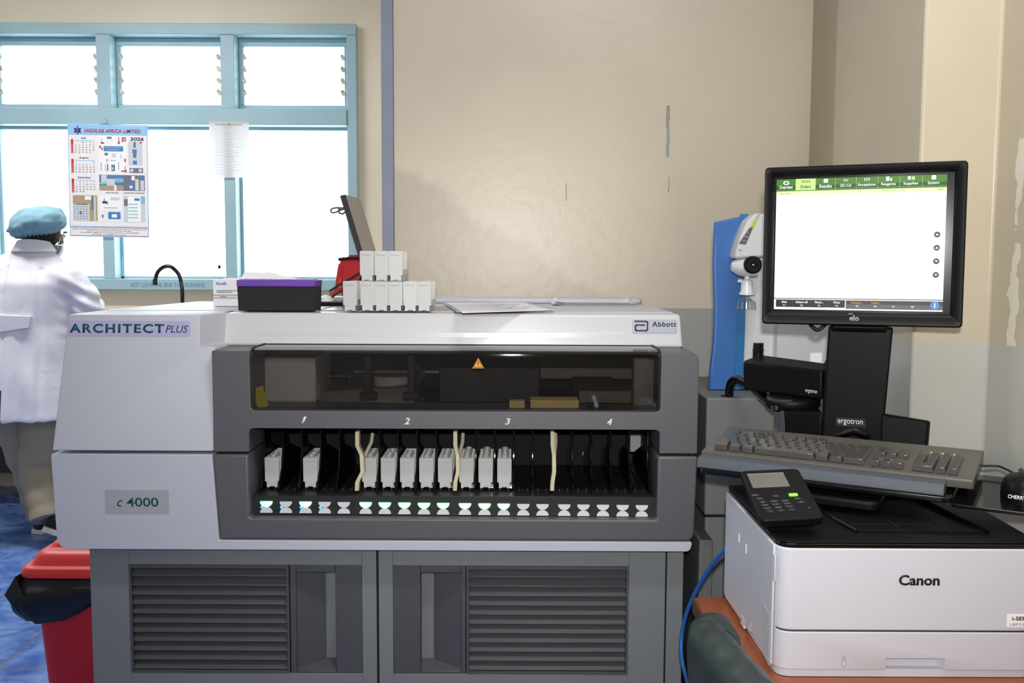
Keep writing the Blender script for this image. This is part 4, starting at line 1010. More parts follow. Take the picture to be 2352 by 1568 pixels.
bo = DRW.modifiers.new('cut', 'BOOLEAN'); bo.operation = 'DIFFERENCE'; bo.object = cut; bo.solver = 'EXACT'
bake(DRW); bpy.data.objects.remove(cut)
bv = DRW.modifiers.new('bevel', 'BEVEL'); bv.width = .0015; bv.segments = 2; bv.limit_method = 'ANGLE'; bv.angle_limit = R(40)
sc_ = [(1.440, PZ0 + .012), (1.50, PZ0 + .012), (1.507, PZ0 + .034), (1.56, PZ0 + .034), (1.575, PZ0 + .010), (PY1 - .01, PZ0 + .006), (PY1, PZ0 + .012), (PY1, PZ1 - .006), (1.440, PZ1 - .009)]
MB().prism(round_poly(sc_, .002), PX0 - .0022, PX0 + .002, 'x').build('side_cover', 'white_plastic', PR, bevel=.001)
plin = round_poly([(PX0 + .004, PY0 + .004), (PX1 - .004, PY0 + .004), (PX1 - .004, PY1 - .004), (PX0 + .004, PY1 - .004)], .024, 6)
MB().prism(plin, zseam - .002, zseam + .002, 'z').build('drawer_gap', 'gap_black', PR)
MB().prism(plin, PZ0, PZ0 + .0125, 'z').build('base', 'white_plastic', PR)
# left side details
for k in range(14):
    z0 = PX(1765, 1398 + k * 8.6, PX0).z
    MB().hexa([(PX0 - .0032, 1.446, z0 - .007), (PX0 - .002, 1.446, z0 - .007), (PX0 - .002, 1.490, z0 - .001), (PX0 - .0032, 1.490, z0 - .001), (PX0 - .0032, 1.446, z0 - .0042), (PX0 - .002, 1.446, z0 - .0042), (PX0 - .002, 1.490, z0 + .0018), (PX0 - .0032, 1.490, z0 + .0018)]).build('vent_slat', 'device_grey', PR)
MB().box(PX0 - .0012, PX0 + .001, 1.427, 1.431, PZ0 + .02, PZ1 - .02).build('panel_seam', 'device_grey', PR)
pl0, pl1 = PX(1781, 1271, PX0), PX(1778, 1330, PX0)
MB().box(PX0 - .003, PX0 + .001, 1.428, 1.438, pl1.z, pl0.z).build('side_latch', 'white_plastic', PR, bevel=.0015)
f0 = PX(1708, 1420, PX0); MB().box(PX0 - .0026, PX0 + .002, f0.y - .012, f0.y + .012, PZ0 + .002, PZ0 + .022).build('side_foot', 'white_gloss', PR, bevel=.001)
for px, py in ((1701, 1235), (1717, 1260)):
    p = PX(px, py, PX0); MB().box(PX0 - .0032, PX0 + .001, p.y - .001, p.y + .001, p.z - .008, p.z + .008).build('side_hook', 'white_ink', PR)
# front details
c, w, h = prect(2064, 1320, 2159, 1344, PY0 - .0003); text('Canon', FRONT(c), w, h, 'black_ink', PR, 'brand_lettering', .03)
c, w, h = prect(2312, 1411, 2395, 1440, PY0 - .0005); MB().plate(0, 0, w, h, .002, -.001, .0005, FRONT(c)).build('model_badge', 'paper', PR, smooth=False)
text('i-SENSYS', FRONT(c + Vector((0, -.0008, .004))), w * .72, .0062, 'black_ink', PR, 'model_lettering', .02); text('LBP226dw', FRONT(c + Vector((-.004, -.0008, -.005))), w * .7, .004, 'grey_ink', PR, 'model_lettering', .005)
c, w, h = prect(1933, 1505, 1943, 1531, PY0); MB().plate(0, 0, w, h, w * .45, -.001, .0008, FRONT(c)).build('paper_gauge', 'device_grey', PR); MB().plate(0, -h * .2, w * .55, h * .4, w * .25, 0, .0014, FRONT(c)).build('paper_gauge', 'white_plastic', PR)
# black top with its sunk output tray
rim = round_poly([(PX0 + .001, PY0 + .001), (PX1 - .001, PY0 + .001), (PX1 - .001, PY1 - .001), (PX0 + .001, PY1 - .001)], [.027, .027, .006, .006], 6)
MB().prism(rim, PZ1 - .0085, PZ1 - .0015, 'z').build('top_rim', 'black_gloss', PR, bevel=.0015)
ox0, ox1 = P(1960, 1215, 1.50).x, P(2245, 1215, 1.50).x
yt0, yt1 = 1.475, 1.70
T = MB()
zT = PZ1 + .0075
T.prism(round_poly([(PX0 + .002, PY0 + .003), (PX1 - .002, PY0 + .003), (PX1 - .002, yt0), (PX0 + .002, yt0)], [.026, .026, 0, 0], 6), PZ1 - .001, PZ1 + .001, 'z')
T.hexa([(PX0 + .002, yt0, PZ1 - .001), (ox0, yt0, PZ1 - .001), (ox0 - .035, PY1, PZ1 - .001), (PX0 + .002, PY1, PZ1 - .001), (PX0 + .002, yt0, PZ1 + .001), (ox0, yt0, PZ1 + .001), (ox0 - .035, PY1, zT), (PX0 + .002, PY1, zT)])
T.hexa([(ox1, yt0, PZ1 - .001), (PX1 - .002, yt0, PZ1 - .001), (PX1 - .002, PY1, PZ1 - .001), (ox1 - .02, PY1, PZ1 - .001), (ox1, yt0, PZ1 + .001), (PX1 - .002, yt0, PZ1 + .001), (PX1 - .002, PY1, zT), (ox1 - .02, PY1, zT)])
T.build('top_cover', 'black_plastic', PR, bevel=.002)
MB().hexa([(ox0, yt0, PZ1 - .0012), (ox1, yt0, PZ1 - .0012), (ox1 - .02, yt1, PZ1 - .0012), (ox0 - .03, yt1, PZ1 - .0012), (ox0, yt0, PZ1 + .003), (ox1, yt0, PZ1 + .003), (ox1 - .02, yt1, PZ1 - .001), (ox0 - .03, yt1, PZ1 - .001)]).build('output_tray', 'black_plastic', PR, bevel=.0015)
for fx in (.36, .72):
    xx = ox0 + (ox1 - ox0) * fx; MB().box(xx - .0006, xx + .0006, yt0 - .0005, yt0 + .07, PZ1 + .001, PZ1 + .0031).build('tray_seam', 'gap_black', PR)
MB().box(ox0, ox1, yt0 + .045, yt0 + .046, PZ1, PZ1 + .0026).build('tray_seam', 'gap_black', PR)
MB().tube([(ox0 - .004, yt0, PZ1 + .003), (ox0 - .016, yt0 + .06, PZ1 + .0045), (ox0 - .03, yt1 - .03, PZ1 + .007)], .003, 8).build('tray_ridge', 'black_gloss', PR)
MB().tube([(ox1 + .004, yt0 - .004, PZ1 + .003), (ox1 - .006, yt0 + .07, PZ1 + .004), (ox1 - .018, yt1 - .02, PZ1 + .006)], .003, 8).build('tray_ridge', 'black_gloss', PR)
for px in (1890, 1905, 1930, 1955, 1985, 2010, 2100):
    p = P(px, 1163, 1.70); MB().box(p.x - .003, p.x + .003, 1.700, 1.712, PZ1, PZ1 + .009).build('exit_roller', 'grey_ink' if px in (1890, 1930) else 'black_gloss', PR, bevel=.001)
MB().box(ox0 - .03, ox1 - .02, 1.712, PY1 - .002, PZ1 - .001, PZ1 + .006).build('exit_slot', 'gap_black', PR)
# control panel
cp = [P(1693, 1080, 1.60), P(1828, 1077, 1.60), P(1757, 1196, 1.465), P(1900, 1186, 1.465)]
CM = frame((cp[0] + cp[1] + cp[2] + cp[3]) / 4, (cp[1] - cp[0]) + (cp[3] - cp[2]), (cp[0] - cp[2]) + (cp[1] - cp[3]))
cw = ((cp[1] - cp[0]).length + (cp[3] - cp[2]).length) / 2; ch = (cp[0] - cp[2]).length
mb = MB(); mb.plate(0, 0, cw, ch, .010, -.014, 0, CM, 5); CPN = mb.build('control_panel', 'black_plastic', PR, bevel=.002)
MB().box(-cw * .40, cw * .40, -ch * .40, -ch * .12, -.028, -.0145, CM).build('panel_base', 'black_plastic', PR, bevel=.002)
n2 = CM.to_3x3() @ Vector((0, 0, 1))
def cl_(px, py):
    p = plane_at(px, py, CM.translation, n2); q = CM.inverted() @ p; return q.x, q.y
ax, ay = cl_(1716, 1090); bx_, by = cl_(1800, 1088); dx_, dy = cl_(1725, 1121)
MB().plate((ax + bx_) / 2, (ay + dy) / 2, bx_ - ax, ay - dy, .0008, 0, .0006, CM).build('display', 'lcd_grey', CPN, smooth=False)
MB().box(ax, bx_, ay - .0006, ay + .0006, 0, .0012, CM).build('display_rim', 'grey_ink', CPN, smooth=False)
gx, gy = cl_(1822, 1136.5); MB().plate(gx, gy, .014, .007, .002, 0, .0012, CM).build('data_light', 'led_green', CPN)['label'] = 'lit green light'
for px, py, s_ in ((1735, 1137, 'Back'), (1745, 1145, 'Menu'), (1782, 1139, 'OK'), (1832, 1145, 'Stop'), (1841, 1153, 'ID'), (1752, 1153, '1'), (1778, 1151, '2 abc'), (1803, 1150, '3 def'), (1757, 1160, '4 ghi'), (1782, 1158, '5 jkl'), (1808, 1156, '6 mno'), (1763, 1167, '7 pqr'), (1788, 1165, '8 tuv'), (1813, 1163, '9 xyz'), (1769, 1174, '*'), (1794, 1172, '0'), (1819, 1170, '#'), (1858, 1166, 'o')):
    kx_, ky_ = cl_(px, py)
    if s_ != 'o': MB().plate(kx_, ky_, .013 if len(s_) > 1 else .012, .0065, .0012, 0, .0004, CM).build('panel_key', 'black_rubber', CPN, smooth=False)
    text(s_, CM @ Matrix.Translation((kx_, ky_, .0005)), .0016 * len(s_) + .0006, .0022, 'grey_ink', CPN, 'key_print', depth=.0001)
# ------------------------------------------------------------------ network cable, chair
cb = [P(1672, 1255, 1.80), P(1640, 1290, 1.86), P(1605, 1345, 1.93), P(1578, 1405, 1.98), P(1566, 1460, 2.0), P(1566, 1510, 1.98), P(1580, 1570, 1.94), P(1600, 1640, 1.90)]
cb += [Vector((cb[-1].x + .01, 1.88, .15)), Vector((cb[-1].x + .05, 1.86, .012)), Vector((cb[-1].x + .25, 1.84, .008))]
cb = [Vector((PX0 + .02, 1.775, cb[0].z + .02))] + cb
tag(MB().tube(bez(cb, 8), .0042, 10).build('network_cable', 'cable_blue', None, ang=80), 'blue network cable looping down behind the printer past the side cabinet', 'cable')
CH = thing('chair', 'dark green vinyl chair with a worn padded back, beside the orange desk', 'chair', (.22, 1.0, 0))
r0, r1 = P(1614, 1468, 1.38), P(1768, 1655, 1.06)
path = [r0.lerp(r1, t / 14) for t in range(15)]
def pad(p, k, n=20):
    wob = 1 + .05 * math.sin(k * 2.1) + .03 * math.sin(k * 5.3)
    return [(p.x + .031 * wob * math.cos(a) * (1 if k not in (0, 14) else .6), p.y, p.z + (.038 if math.sin(a) > 0 else .13) * wob * math.sin(a) * (1 if k not in (0, 14) else .8)) for a in [2 * math.pi * j / n for j in range(n)]]
mb = MB(); mb.loft([pad(p, k) for k, p in enumerate(path)]); mb.build('back_pad', 'chair_vinyl', CH, ang=60, sub=1)
mb = MB()
e0 = P(1622, 1452, 1.40)
mb.lathe([(.0, -.03), (.03, -.03), (.036, -.02), (.036, .02), (.03, .03), (0, .03)], frame(e0 + Vector((.012, 0, -.012)), (1, 0, 0), (0, 0, 1)), 18, cap=False); mb.build('rail_end', 'chair_vinyl', CH)
sy = (r0.y + r1.y) / 2
MB().box(r0.x - .43, r0.x - .05, 1.02, 1.40, .42, .48).build('seat', 'chair_vinyl', CH, bevel=.02, seg=3)
for yy in (1.06, 1.36):
    MB().tube([(r0.x - .02, yy, .58), (r0.x - .045, yy, .45), (r0.x - .04, yy, 0)], .012, 8).build('leg', 'black_plastic', CH)
    MB().tube([(r0.x - .40, yy, .42), (r0.x - .42, yy, 0)], .012, 8).build('leg', 'black_plastic', CH)
# ------------------------------------------------------------------ things lying on the analyser
zl_ = ZT + .0035
def pbox(x0, x1, ytop, Y, d, zbot):
    a = P(x0, ytop, Y); b = P(x1, ytop, Y); return a.x, b.x, a.z
# purple-lidded tube box
bx0, bx1, bz1 = pbox(544, 722, 641, 2.37, .1, zl_); bzm = P(632, 658, 2.37).z; Yb = 2.37
TBX = thing('tube_box', 'long black foam tube box with a purple ridged lid on the analyser', 'box', ((bx0 + bx1) / 2, Yb + .045, zl_))
MB().prism([(bx0 + .002, zl_), (bx1 - .002, zl_), (bx1, bzm), (bx0, bzm)], Yb, Yb + .09, 'y').build('box_base', 'black_foam', TBX, bevel=.002)
MB().box(bx0 - .001, bx1 + .001, Yb - .001, Yb + .091, bzm + .0002, bz1 - .002).build('box_lid', 'purple_plastic', TBX, bevel=.0015)
for k in range(9):
    xx = bx0 + .004 + (bx1 - bx0 - .008) * k / 9; MB().box(xx, xx + (bx1 - bx0) / 9 - .006, Yb + .004, Yb + .088, bz1 - .0021, bz1).build('lid_ridge', 'purple_light', TBX, bevel=.0006)
# white test-kit carton behind it
Yk = 2.60; kx0 = P(489, 650, Yk).x; kx1 = kx0 + .20; kz1 = P(500, 642, Yk).z; kz0 = ZT + .003
KT = thing('test_kit_carton', 'white printed test-kit carton behind the purple-lidded tube box', 'carton', ((kx0 + kx1) / 2, Yk + .05, kz0))
MB().box(kx0, kx1, Yk, Yk + .10, kz0, kz1).build('carton_body', 'paper', KT, bevel=.001)
fl = MB(); rnd = random.Random(4)
top = [(kx0, kz1)]; nseg = 26
for k in range(nseg + 1):
    t = k / nseg; top.append((kx0 + .004 + (kx1 - kx0 + .01) * t, kz1 + .002 + .016 * math.sin(math.pi * min(1, t * 1.15)) ** .7 * (t > .25) + .004 * rnd.random()))
top.append((kx1 + .015, kz1 - .004))
fl.prism([(kx0, kz1 - .001)] + top[1:] + [(kx1, kz1 - .001)], Yk + .09, Yk + .092, 'y'); fl.build('torn_flap', 'paper', KT)
def kt(s, px, py, w, h, m, **k):
    c = P(px, py, Yk - .0004); return text(s, FRONT(c), w * Yk / F, h * Yk / F, m, KT, 'carton_print', **k)
kt('Wondfo', 508, 651, 25, 7, 'blue_ink', bold=.01, shear=.1); kt('FOR IN VITRO DIAGNOSTIC USE ONLY', 524, 667.3, 52, 2.4, 'black_ink', bold=.02); kt('FOR PROFESSIONAL USE ONLY', 516, 671, 37, 2.4, 'black_ink', bold=.02)
for y, m in ((677, 'grey_ink'), (680, 'paper_grey'), (684, 'grey_ink')):
    a = P(490, y, Yk); MB().box(kx0, kx1, Yk - .0005, Yk, a.z - .0014, a.z + .001).build('carton_stripe', m, KT, smooth=False)
c = P(513, 681, Yk); MB().box(c.x - .008, c.x + .008, Yk - .0008, Yk - .0002, c.z - .001, c.z + .001).build('carton_stripe', 'red_ink', KT, smooth=False)
# crumpled tissue peeking out
def crumple(name, c, rx, ry, rz, m, label, cat, seed):
    mb = MB(); bmesh.ops.create_icosphere(mb.bm, subdivisions=4, radius=1)
    for v in mb.bm.verts:
        n = v.co.copy(); k = 1 + .28 * noise.noise(n * 2.3 + Vector((seed, 0, 0))) + .10 * noise.noise(n * 6 + Vector((0, seed, 0)))
        v.co = Vector((n.x * rx * k, n.y * ry * k, max(n.z, -.5) * rz * k)) + Vector(c)
    lo = min(v.co.z for v in mb.bm.verts)
    for v in mb.bm.verts: v.co.z += c[2] - lo
    return tag(mb.build(name, m, None), label, cat)
cw_ = P(739, 663, 2.66)
crumple('tissue_wad', (cw_.x, 2.72, ZT + .004), .018, .018, .016, 'paper', 'crumpled white tissue just right of the purple-lidded tube box', 'tissue', 3)
# cooler bag and laptop standing at the back of the lid
zr_l = 1.2135
BG = thing('cooler_bag', 'red fabric cooler bag with black piping and a strap, behind the stacked carriers', 'bag', (P(805, 660, 2.9).x, 2.893, zr_l))
g0 = P(785, 595, 2.86); g1x = g0.x + .14
zg = P(790, 594, 2.86).z
mb = MB(); mb.loft([[(g0.x - .006 + (0 if z > zr_l + .02 else .004), 2.858, z), (g1x, 2.858, z), (g1x, 2.93, z), (g0.x - .006, 2.93, z)] for z in (zr_l, zr_l + .03, zg)]); mb.build('bag_body', 'red_fabric', BG, bevel=.008, seg=3)
MB().tube([(g0.x - .006, 2.857, zg - .002), (g0.x + .03, 2.855, zg + .002), (g1x, 2.857, zg), (g1x, 2.93, zg), (g0.x - .006, 2.93, zg), (g0.x - .006, 2.857, zg - .002)], .005, 8).build('piping', 'black_rubber', BG)
MB().prism([(g0.x + .014, zg + .003), (g0.x + .10, zg + .003), (g0.x + .10, zg + .012), (g0.x + .02, zg + .012)], 2.87, 2.92, 'y').build('bag_lid', 'red_fabric', BG, bevel=.004)
s0 = [P(790, 604, 2.853), P(783, 606, 2.853), P(779, 625, 2.853), P(775, 655, 2.853), P(772, 668, 2.853)]
mb = MB(); mb.loft([[(p.x - .006, 2.850, p.z), (p.x + .006, 2.850, p.z), (p.x + .006, 2.854, p.z), (p.x - .006, 2.854, p.z)] for p in bez(s0, 4)]); mb.build('side_strap', 'red_fabric', BG)
s1 = [P(757, 669, 2.845), P(778, 655, 2.845), P(810, 637, 2.845), P(835, 622, 2.845)]
for dz_, m_, n_m in ((0, 'black_rubber', 'strap_edge'), (-.012, 'red_fabric', 'strap'), (-.021, 'black_rubber', 'strap_edge')):
    mb = MB(); mb.loft([[(p.x, 2.840, p.z + dz_ - .004), (p.x, 2.840, p.z + dz_ + .004), (p.x, 2.844, p.z + dz_ + .004), (p.x, 2.844, p.z + dz_ - .004)] for p in s1]); mb.build(n_m, m_, BG)
LP = thing('laptop', 'open grey laptop seen from behind its lid, standing behind the stacked carriers', 'laptop', (P(800, 672, 2.7).x, 2.72, ZT + .003))
# lid: narrow side edge faces us, back face turned to the right
a_ = P(780, 449, 2.62); b_ = P(793, 446, 2.635); c_ = P(826, 456, 2.82); d0 = P(823, 600, 2.62); 
lean = Vector((P(838, 640, 2.62).x - a_.x, 0, P(838, 640, 2.62).z - a_.z))
e1 = b_ - a_; e2 = c_ - b_
V = [a_ + lean, a_ + lean + e1, a_ + lean + e1 + e2, a_ + lean + e2, a_, b_, b_ + e2, a_ + e2]
MB().hexa(V).build('lid', 'laptop_edge', LP, bevel=.002)
nb = e2.cross(-lean).normalized()
if nb.x < 0: nb = -nb
q_ = [b_, b_ + e2, b_ + e2 + lean, b_ + lean]
ctr = sum(q_, Vector()) / 4; q_ = [ctr + (v - ctr) * .985 for v in q_]
MB().hexa([v + nb * .0002 for v in q_] + [v + nb * .0016 for v in q_]).build('lid_back', 'laptop_grey', LP)
Ml = frame(b_ + e2 * .45 + lean * .83 + nb * .0018, e2, -lean)
MB().lathe([(.007, 0), (.007, .0004)], Ml @ Matrix.Diagonal((.8, 1, 1, 1)), 20).build('maker_emblem', 'white_ink', LP)
base0 = a_ + lean
MB().box(base0.x - .16, base0.x + .012, 2.66, 2.83, ZT + .0035, ZT + .013).build('base', 'black_plastic', LP, bevel=.003)
MB().box(base0.x - .02, base0.x + .02, 2.66, 2.80, ZT + .0131, max(base0.z, ZT + .0132) + .004).build('hinge', 'black_plastic', LP, bevel=.002)
# binder clip on the lid edge
mat('clip_grey', (112, 106, 112), .35)
CL = thing('binder_clip', 'silver binder clip pinched on the edge of the laptop lid', 'clip', P(787, 486, 2.66))
for pts in ([(790, 481), (780, 477), (766, 478), (760, 482), (762, 488), (772, 487), (781, 482)], [(790, 480), (779, 484), (780, 489), (787, 491), (792, 487)]):
    MB().tube(bez([P(x, y, 2.66 + .004 * (i % 2)) for i, (x, y) in enumerate(pts)], 4), .0026, 8).build('wire_loop', 'clip_grey', CL)
pcl = P(787, 479, 2.66); MB().box(pcl.x - .012, pcl.x + .004, 2.648, 2.672, pcl.z - .004, pcl.z + .004).build('clip_body', 'clip_grey', CL, bevel=.001)
# papers
PA = thing('paper_fan', 'loose printed sheets fanned out near the front edge of the analyser lid', 'paper', (P(1150, 710, 2.45).x, 2.45, ZT + .0035))
def sheet_pts(pts, z): return [PZ(x, y, z) for x, y in pts]
def sheet(pts, z, name, m, par, curl=0):
    q = sheet_pts(pts, z)
    def fn(u_, v_):
        p = q[0].lerp(q[1], u_).lerp(q[3].lerp(q[2], u_), v_); p = p.copy(); p.z += curl * (math.sin(u_ * 3.1) * .3 + (1 - u_) ** 3) ; return p
    mb = MB(); mb.grid(fn, 10, 8); return mb.build(name, m, par, solid=.0005)
S1 = sheet([(1024, 696), (1206, 693.5), (1276, 712), (1062, 720)], ZT + .0062, 'sheet', 'paper', PA, .0015)
sheet([(1018, 697), (1150, 694), (1250, 714), (1050, 718)], ZT + .0044, 'sheet', 'paper_grey', PA, .001)
for k in range(12):
    t = .1 + k * .07; a0 = Vector(PZ(1024, 696, ZT + .0075)).lerp(PZ(1062, 720, ZT + .0075), t); a1 = Vector(PZ(1206, 693.5, ZT + .0075)).lerp(PZ(1276, 712, ZT + .0075), t)
    p0 = a0.lerp(a1, .08); p1 = a0.lerp(a1, .55 + .4 * ((k * 7) % 5) / 5); d_ = (p1 - p0).normalized(); n_l = Vector((-d_.y, d_.x, 0)) * .0012
    MB().hexa([v - Vector((0, 0, .0004)) for v in (p0 - n_l, p1 - n_l, p1 + n_l, p0 + n_l)] + [v + Vector((0, 0, .0003)) for v in (p0 - n_l, p1 - n_l, p1 + n_l, p0 + n_l)]).build('print_line', 'grey_ink', PA, smooth=False)
PB = thing('paper_stack', 'thin stack of papers with curled corners at the back right of the analyser lid', 'paper', (P(1360, 688, 2.72).x, 2.72, ZT + .003))
for k in range(4):
    dy = .006 * k
    q0 = P(1268 + 3 * k, 686, 2.74); x0_, x1_ = q0.x - .002 * (k % 2), P(1452, 686, 2.74).x + .004 * (k % 3)
    def fn(u_, v_, k=k, x0_=x0_, x1_=x1_):
        z = ZT + .0034 + .0028 * k + .02 * max(0, abs(u_ - .5) - .38) ** 1 * 8 * (v_ > .4) * (.3 + k * .28) * (v_ - .4) + .004 * (1 - v_) * max(0, .12 - u_) * 8
        return (x0_ + (x1_ - x0_) * u_, 2.735 + .005 * (k % 2) + .085 * v_, z)
    mb = MB(); mb.grid(fn, 24, 10); mb.build('sheet', 'paper', PB, solid=.0006)

# ------------------------------------------------------------------ window dressing
Yc = fy0 - .016
CA = thing('wall_calendar', 'three-month wall calendar with a pale blue header hanging on the window frame', 'calendar', P(248, 412, Yc))
cal = [P(153, 284, Yc), P(340, 288, Yc), P(342, 545, Yc), P(162, 543, Yc)]
CW = ((cal[1] - cal[0]).length + (cal[2] - cal[3]).length) / 2; CH_ = ((cal[0] - cal[3]).length + (cal[1] - cal[2]).length) / 2
KM2 = frame(sum(cal, Vector()) / 4, (cal[1] - cal[0]) + (cal[2] - cal[3]), (cal[0] - cal[3]) + (cal[1] - cal[2]))
mat('cal_blue', (150, 196, 236), 0.4); mat('cal_white', (236, 232, 236), 0.4); mat('cal_mid', (60, 128, 190), 0.5); mat('cal_sky', (88, 120, 180), .5); mat('cal_tan', (172, 152, 122), .5); mat('cal_pale', (200, 206, 216), .5); mat('cal_teal', (120, 190, 200), .5); mat('cal_grey', (110, 112, 126), .5)
PCN = 0
def cbox(x0, y0, x1, y1, m, name, z=.001, par=None, r=0):
    global PCN
    PCN = 0 if name == 'picture_panel' else PCN + 1
    if name == 'picture': z += .00006 * PCN
    w, h = (x1 - x0) * CW, (y1 - y0) * CH_
    return MB().plate(((x0 + x1) / 2 - .5) * CW, (.5 - (y0 + y1) / 2) * CH_, w, h, r, z - .0006, z, KM2).build(name, m, par or CA, smooth=False)
def ct(s, x, y, w, h, m, par=None, z=.0022, **k):
    return text(s, KM2 @ Matrix.Translation(((x - .5) * CW, (.5 - y) * CH_, z)), w * CW, h * CH_, m, par or CA, 'calendar_print', **k)
cbox(0, 0, 1, 1, 'cal_blue', 'back_sheet', 0.0); cbox(.012, .095, .988, .905, 'cal_white', 'month_sheet', .0008)
cbox(.015, .92, .985, .988, 'cal_white', 'address_strip', .0010); cbox(.012, .917, .988, .920, 'red_ink', 'strip_rule', .0012); cbox(.012, .988, .988, .991, 'red_ink', 'strip_rule', .0012)
for k in range(14): cbox(.60 + k * .027, .006, .612 + k * .027, .014, 'light_off', 'binding_hole', .0006)
tri = MB()
for rr in (90, -90):
    tri.prism([(.055 * CW * math.cos(R(rr + 120 * j)), .055 * CW * math.sin(R(rr + 120 * j))) for j in range(3)], .0002, .0012 + rr * 1e-6, 'z', KM2 @ Matrix.Translation(((.125 - .5) * CW, (.5 - .055) * CH_, .0)))
tri.build('star_emblem', 'navy_ink', CA, smooth=False)
for k, s_ in enumerate('HAL'): ct(s_, .125, .036 + k * .02, .026, .014, 'cal_blue', bold=.03)
ct('HIGHLAB AFRICA LIMITED', .56, .056, .70, .032, 'red_ink', bold=.012, shear=.2, spacing=1.1)
ct('2026', .865, .124, .17, .03, 'navy_ink', bold=.02, shear=.1)
for mi, (mon, y0) in enumerate(((7, .115), (8, .29), (9, .465))):
    ct(('July', 'August', 'September')[mi], .20, y0 + .008, (.07, .12, .17)[mi], .018, 'navy_ink', bold=.012, shear=.15)
    cbox(.04, y0 + .018, .07, y0 + .142, 'red_ink', 'sunday_column', .0012); cbox(.08, y0 + .028, .33, y0 + .034, 'cal_blue', 'weekday_bar', .0012)
    weeks = calendar.Calendar(6).monthdayscalendar(2026, mon)
    for wi, wk in enumerate(weeks[:5]):
        for di, dn in enumerate(wk):
            if dn: ct(str(dn), .055 + di * .0445, y0 + .046 + wi * .0215, .010 * len(str(dn)), .010, 'white_ink' if di == 0 else 'black_ink', z=.0016, bold=.01)
PCL = cbox(.385, .10, .73, .43, 'paper', 'picture_panel', .0011)
for x0, y0, x1, y1, m in ((.42, .12, .425, .165, 'cal_grey'), (.41, .155, .44, .168, 'red_ink'), (.43, .16, .455, .17, 'black_ink'), (.49, .108, .55, .125, 'cal_grey'), (.495, .125, .499, .168, 'cal_pale'), (.55, .125, .554, .168, 'cal_pale'), (.635, .11, .643, .15, 'black_ink'), (.625, .15, .652, .17, 'red_ink'), (.675, .108, .688, .155, 'red_ink'), (.697, .108, .708, .15, 'black_ink'), (.718, .108, .726, .148, 'black_ink'), (.395, .185, .415, .21, 'red_ink'), (.42, .205, .437, .225, 'red_ink'), (.45, .19, .69, .235, 'cal_mid'), (.46, .25, .50, .272, 'cal_grey'), (.55, .255, .60, .285, 'cal_pale'), (.485, .305, .492, .33, 'black_ink'), (.53, .315, .60, .318, 'cal_grey'), (.66, .26, .664, .30, 'cal_grey'), (.705, .30, .722, .33, 'red_ink'), (.41, .34, .416, .41, 'cal_grey'), (.46, .35, .475, .41, 'cal_pale'), (.49, .35, .50, .41, 'black_ink'), (.54, .355, .585, .41, 'cal_sky'), (.54, .378, .57, .40, 'yellow_label'), (.63, .33, .635, .40, 'cal_grey'), (.665, .405, .70, .415, 'key_clear'), (.712, .36, .717, .40, 'black_ink'), (.705, .40, .73, .42, 'red_ink')):
    cbox(x0, y0, x1, y1, m, 'picture', .0015, PCL)
ct('Laboratory Plasticware', .57, .203, .21, .012, 'white_ink', PCL, z=.0040, bold=.02); ct('& Liquid Handling', .57, .222, .16, .012, 'white_ink', PCL, z=.0040, bold=.02)
PC2 = cbox(.755, .145, .93, .36, 'cal_pale', 'picture_panel', .0011)
for x0, y0, x1, y1, m in ((.82, .15, .85, .20, 'cal_grey'), (.805, .215, .86, .25, 'cal_sky'), (.815, .25, .855, .29, 'cal_grey'), (.81, .315, .86, .35, 'cal_mid'), (.90, .148, .925, .16, 'red_ink')): cbox(x0, y0, x1, y1, m, 'picture', .0015, PC2)
PC3 = cbox(.765, .38, .935, .425, 'cal_grey', 'picture_panel', .0011)
for k, m in enumerate(('cal_pale', 'cal_sky', 'cal_pale')): cbox(.775 + k * .053, .388, .815 + k * .053, .416, m, 'picture', .0015, PC3)
PC4 = cbox(.385, .445, .69, .585, 'cal_sky', 'picture_panel', .0011)
for x0, y0, x1, y1, m in ((.41, .447, .48, .52, 'cal_pale'), (.39, .51, .48, .53, 'cal_teal'), (.48, .48, .58, .55, 'cal_pale'), (.58, .475, .69, .51, 'cal_teal'), (.387, .54, .688, .583, 'cal_tan'), (.57, .535, .60, .583, 'cal_white')): cbox(x0, y0, x1, y1, m, 'picture', .0015, PC4)
PC5 = cbox(.69, .445, .955, .585, 'cal_grey', 'picture_panel', .0011)
for x0, y0, x1, y1, m in ((.76, .50, .81, .58, 'cal_sky'), (.765, .54, .80, .56, 'paper'), (.79, .452, .83, .49, 'paper'), (.835, .48, .88, .58, 'cal_pale'), (.90, .49, .945, .58, 'cal_pale'), (.91, .45, .94, .485, 'cal_mid')): cbox(x0, y0, x1, y1, m, 'picture', .0015, PC5)
ct('CRYO VIAL BOX', .545, .604, .16, .009, 'black_ink', bold=.02); ct('LABORATORY GLASSWARE', .82, .604, .26, .009, 'black_ink', bold=.02)
PC6 = cbox(.05, .63, .355, .86, 'cal_tan', 'picture_panel', .0011)
for x0, y0, x1, y1, m in ((.052, .712, .255, .858, 'cal_pale'), (.20, .637, .28, .67, 'paper'), (.28, .637, .31, .76, 'cal_grey'), (.31, .637, .335, .858, 'cal_pale'), (.09, .71, .23, .715, 'black_ink'), (.13, .775, .16, .80, 'cal_grey')): cbox(x0, y0, x1, y1, m, 'picture', .0015, PC6)
for i in range(5):
    for j in range(6): cbox(.065 + i * .037, .73 + j * .021, .08 + i * .037, .736 + j * .021, 'cal_sky', 'picture', .0018, PC6)
PC7 = cbox(.385, .63, .66, .865, 'paper', 'picture_panel', .0011, r=.004)
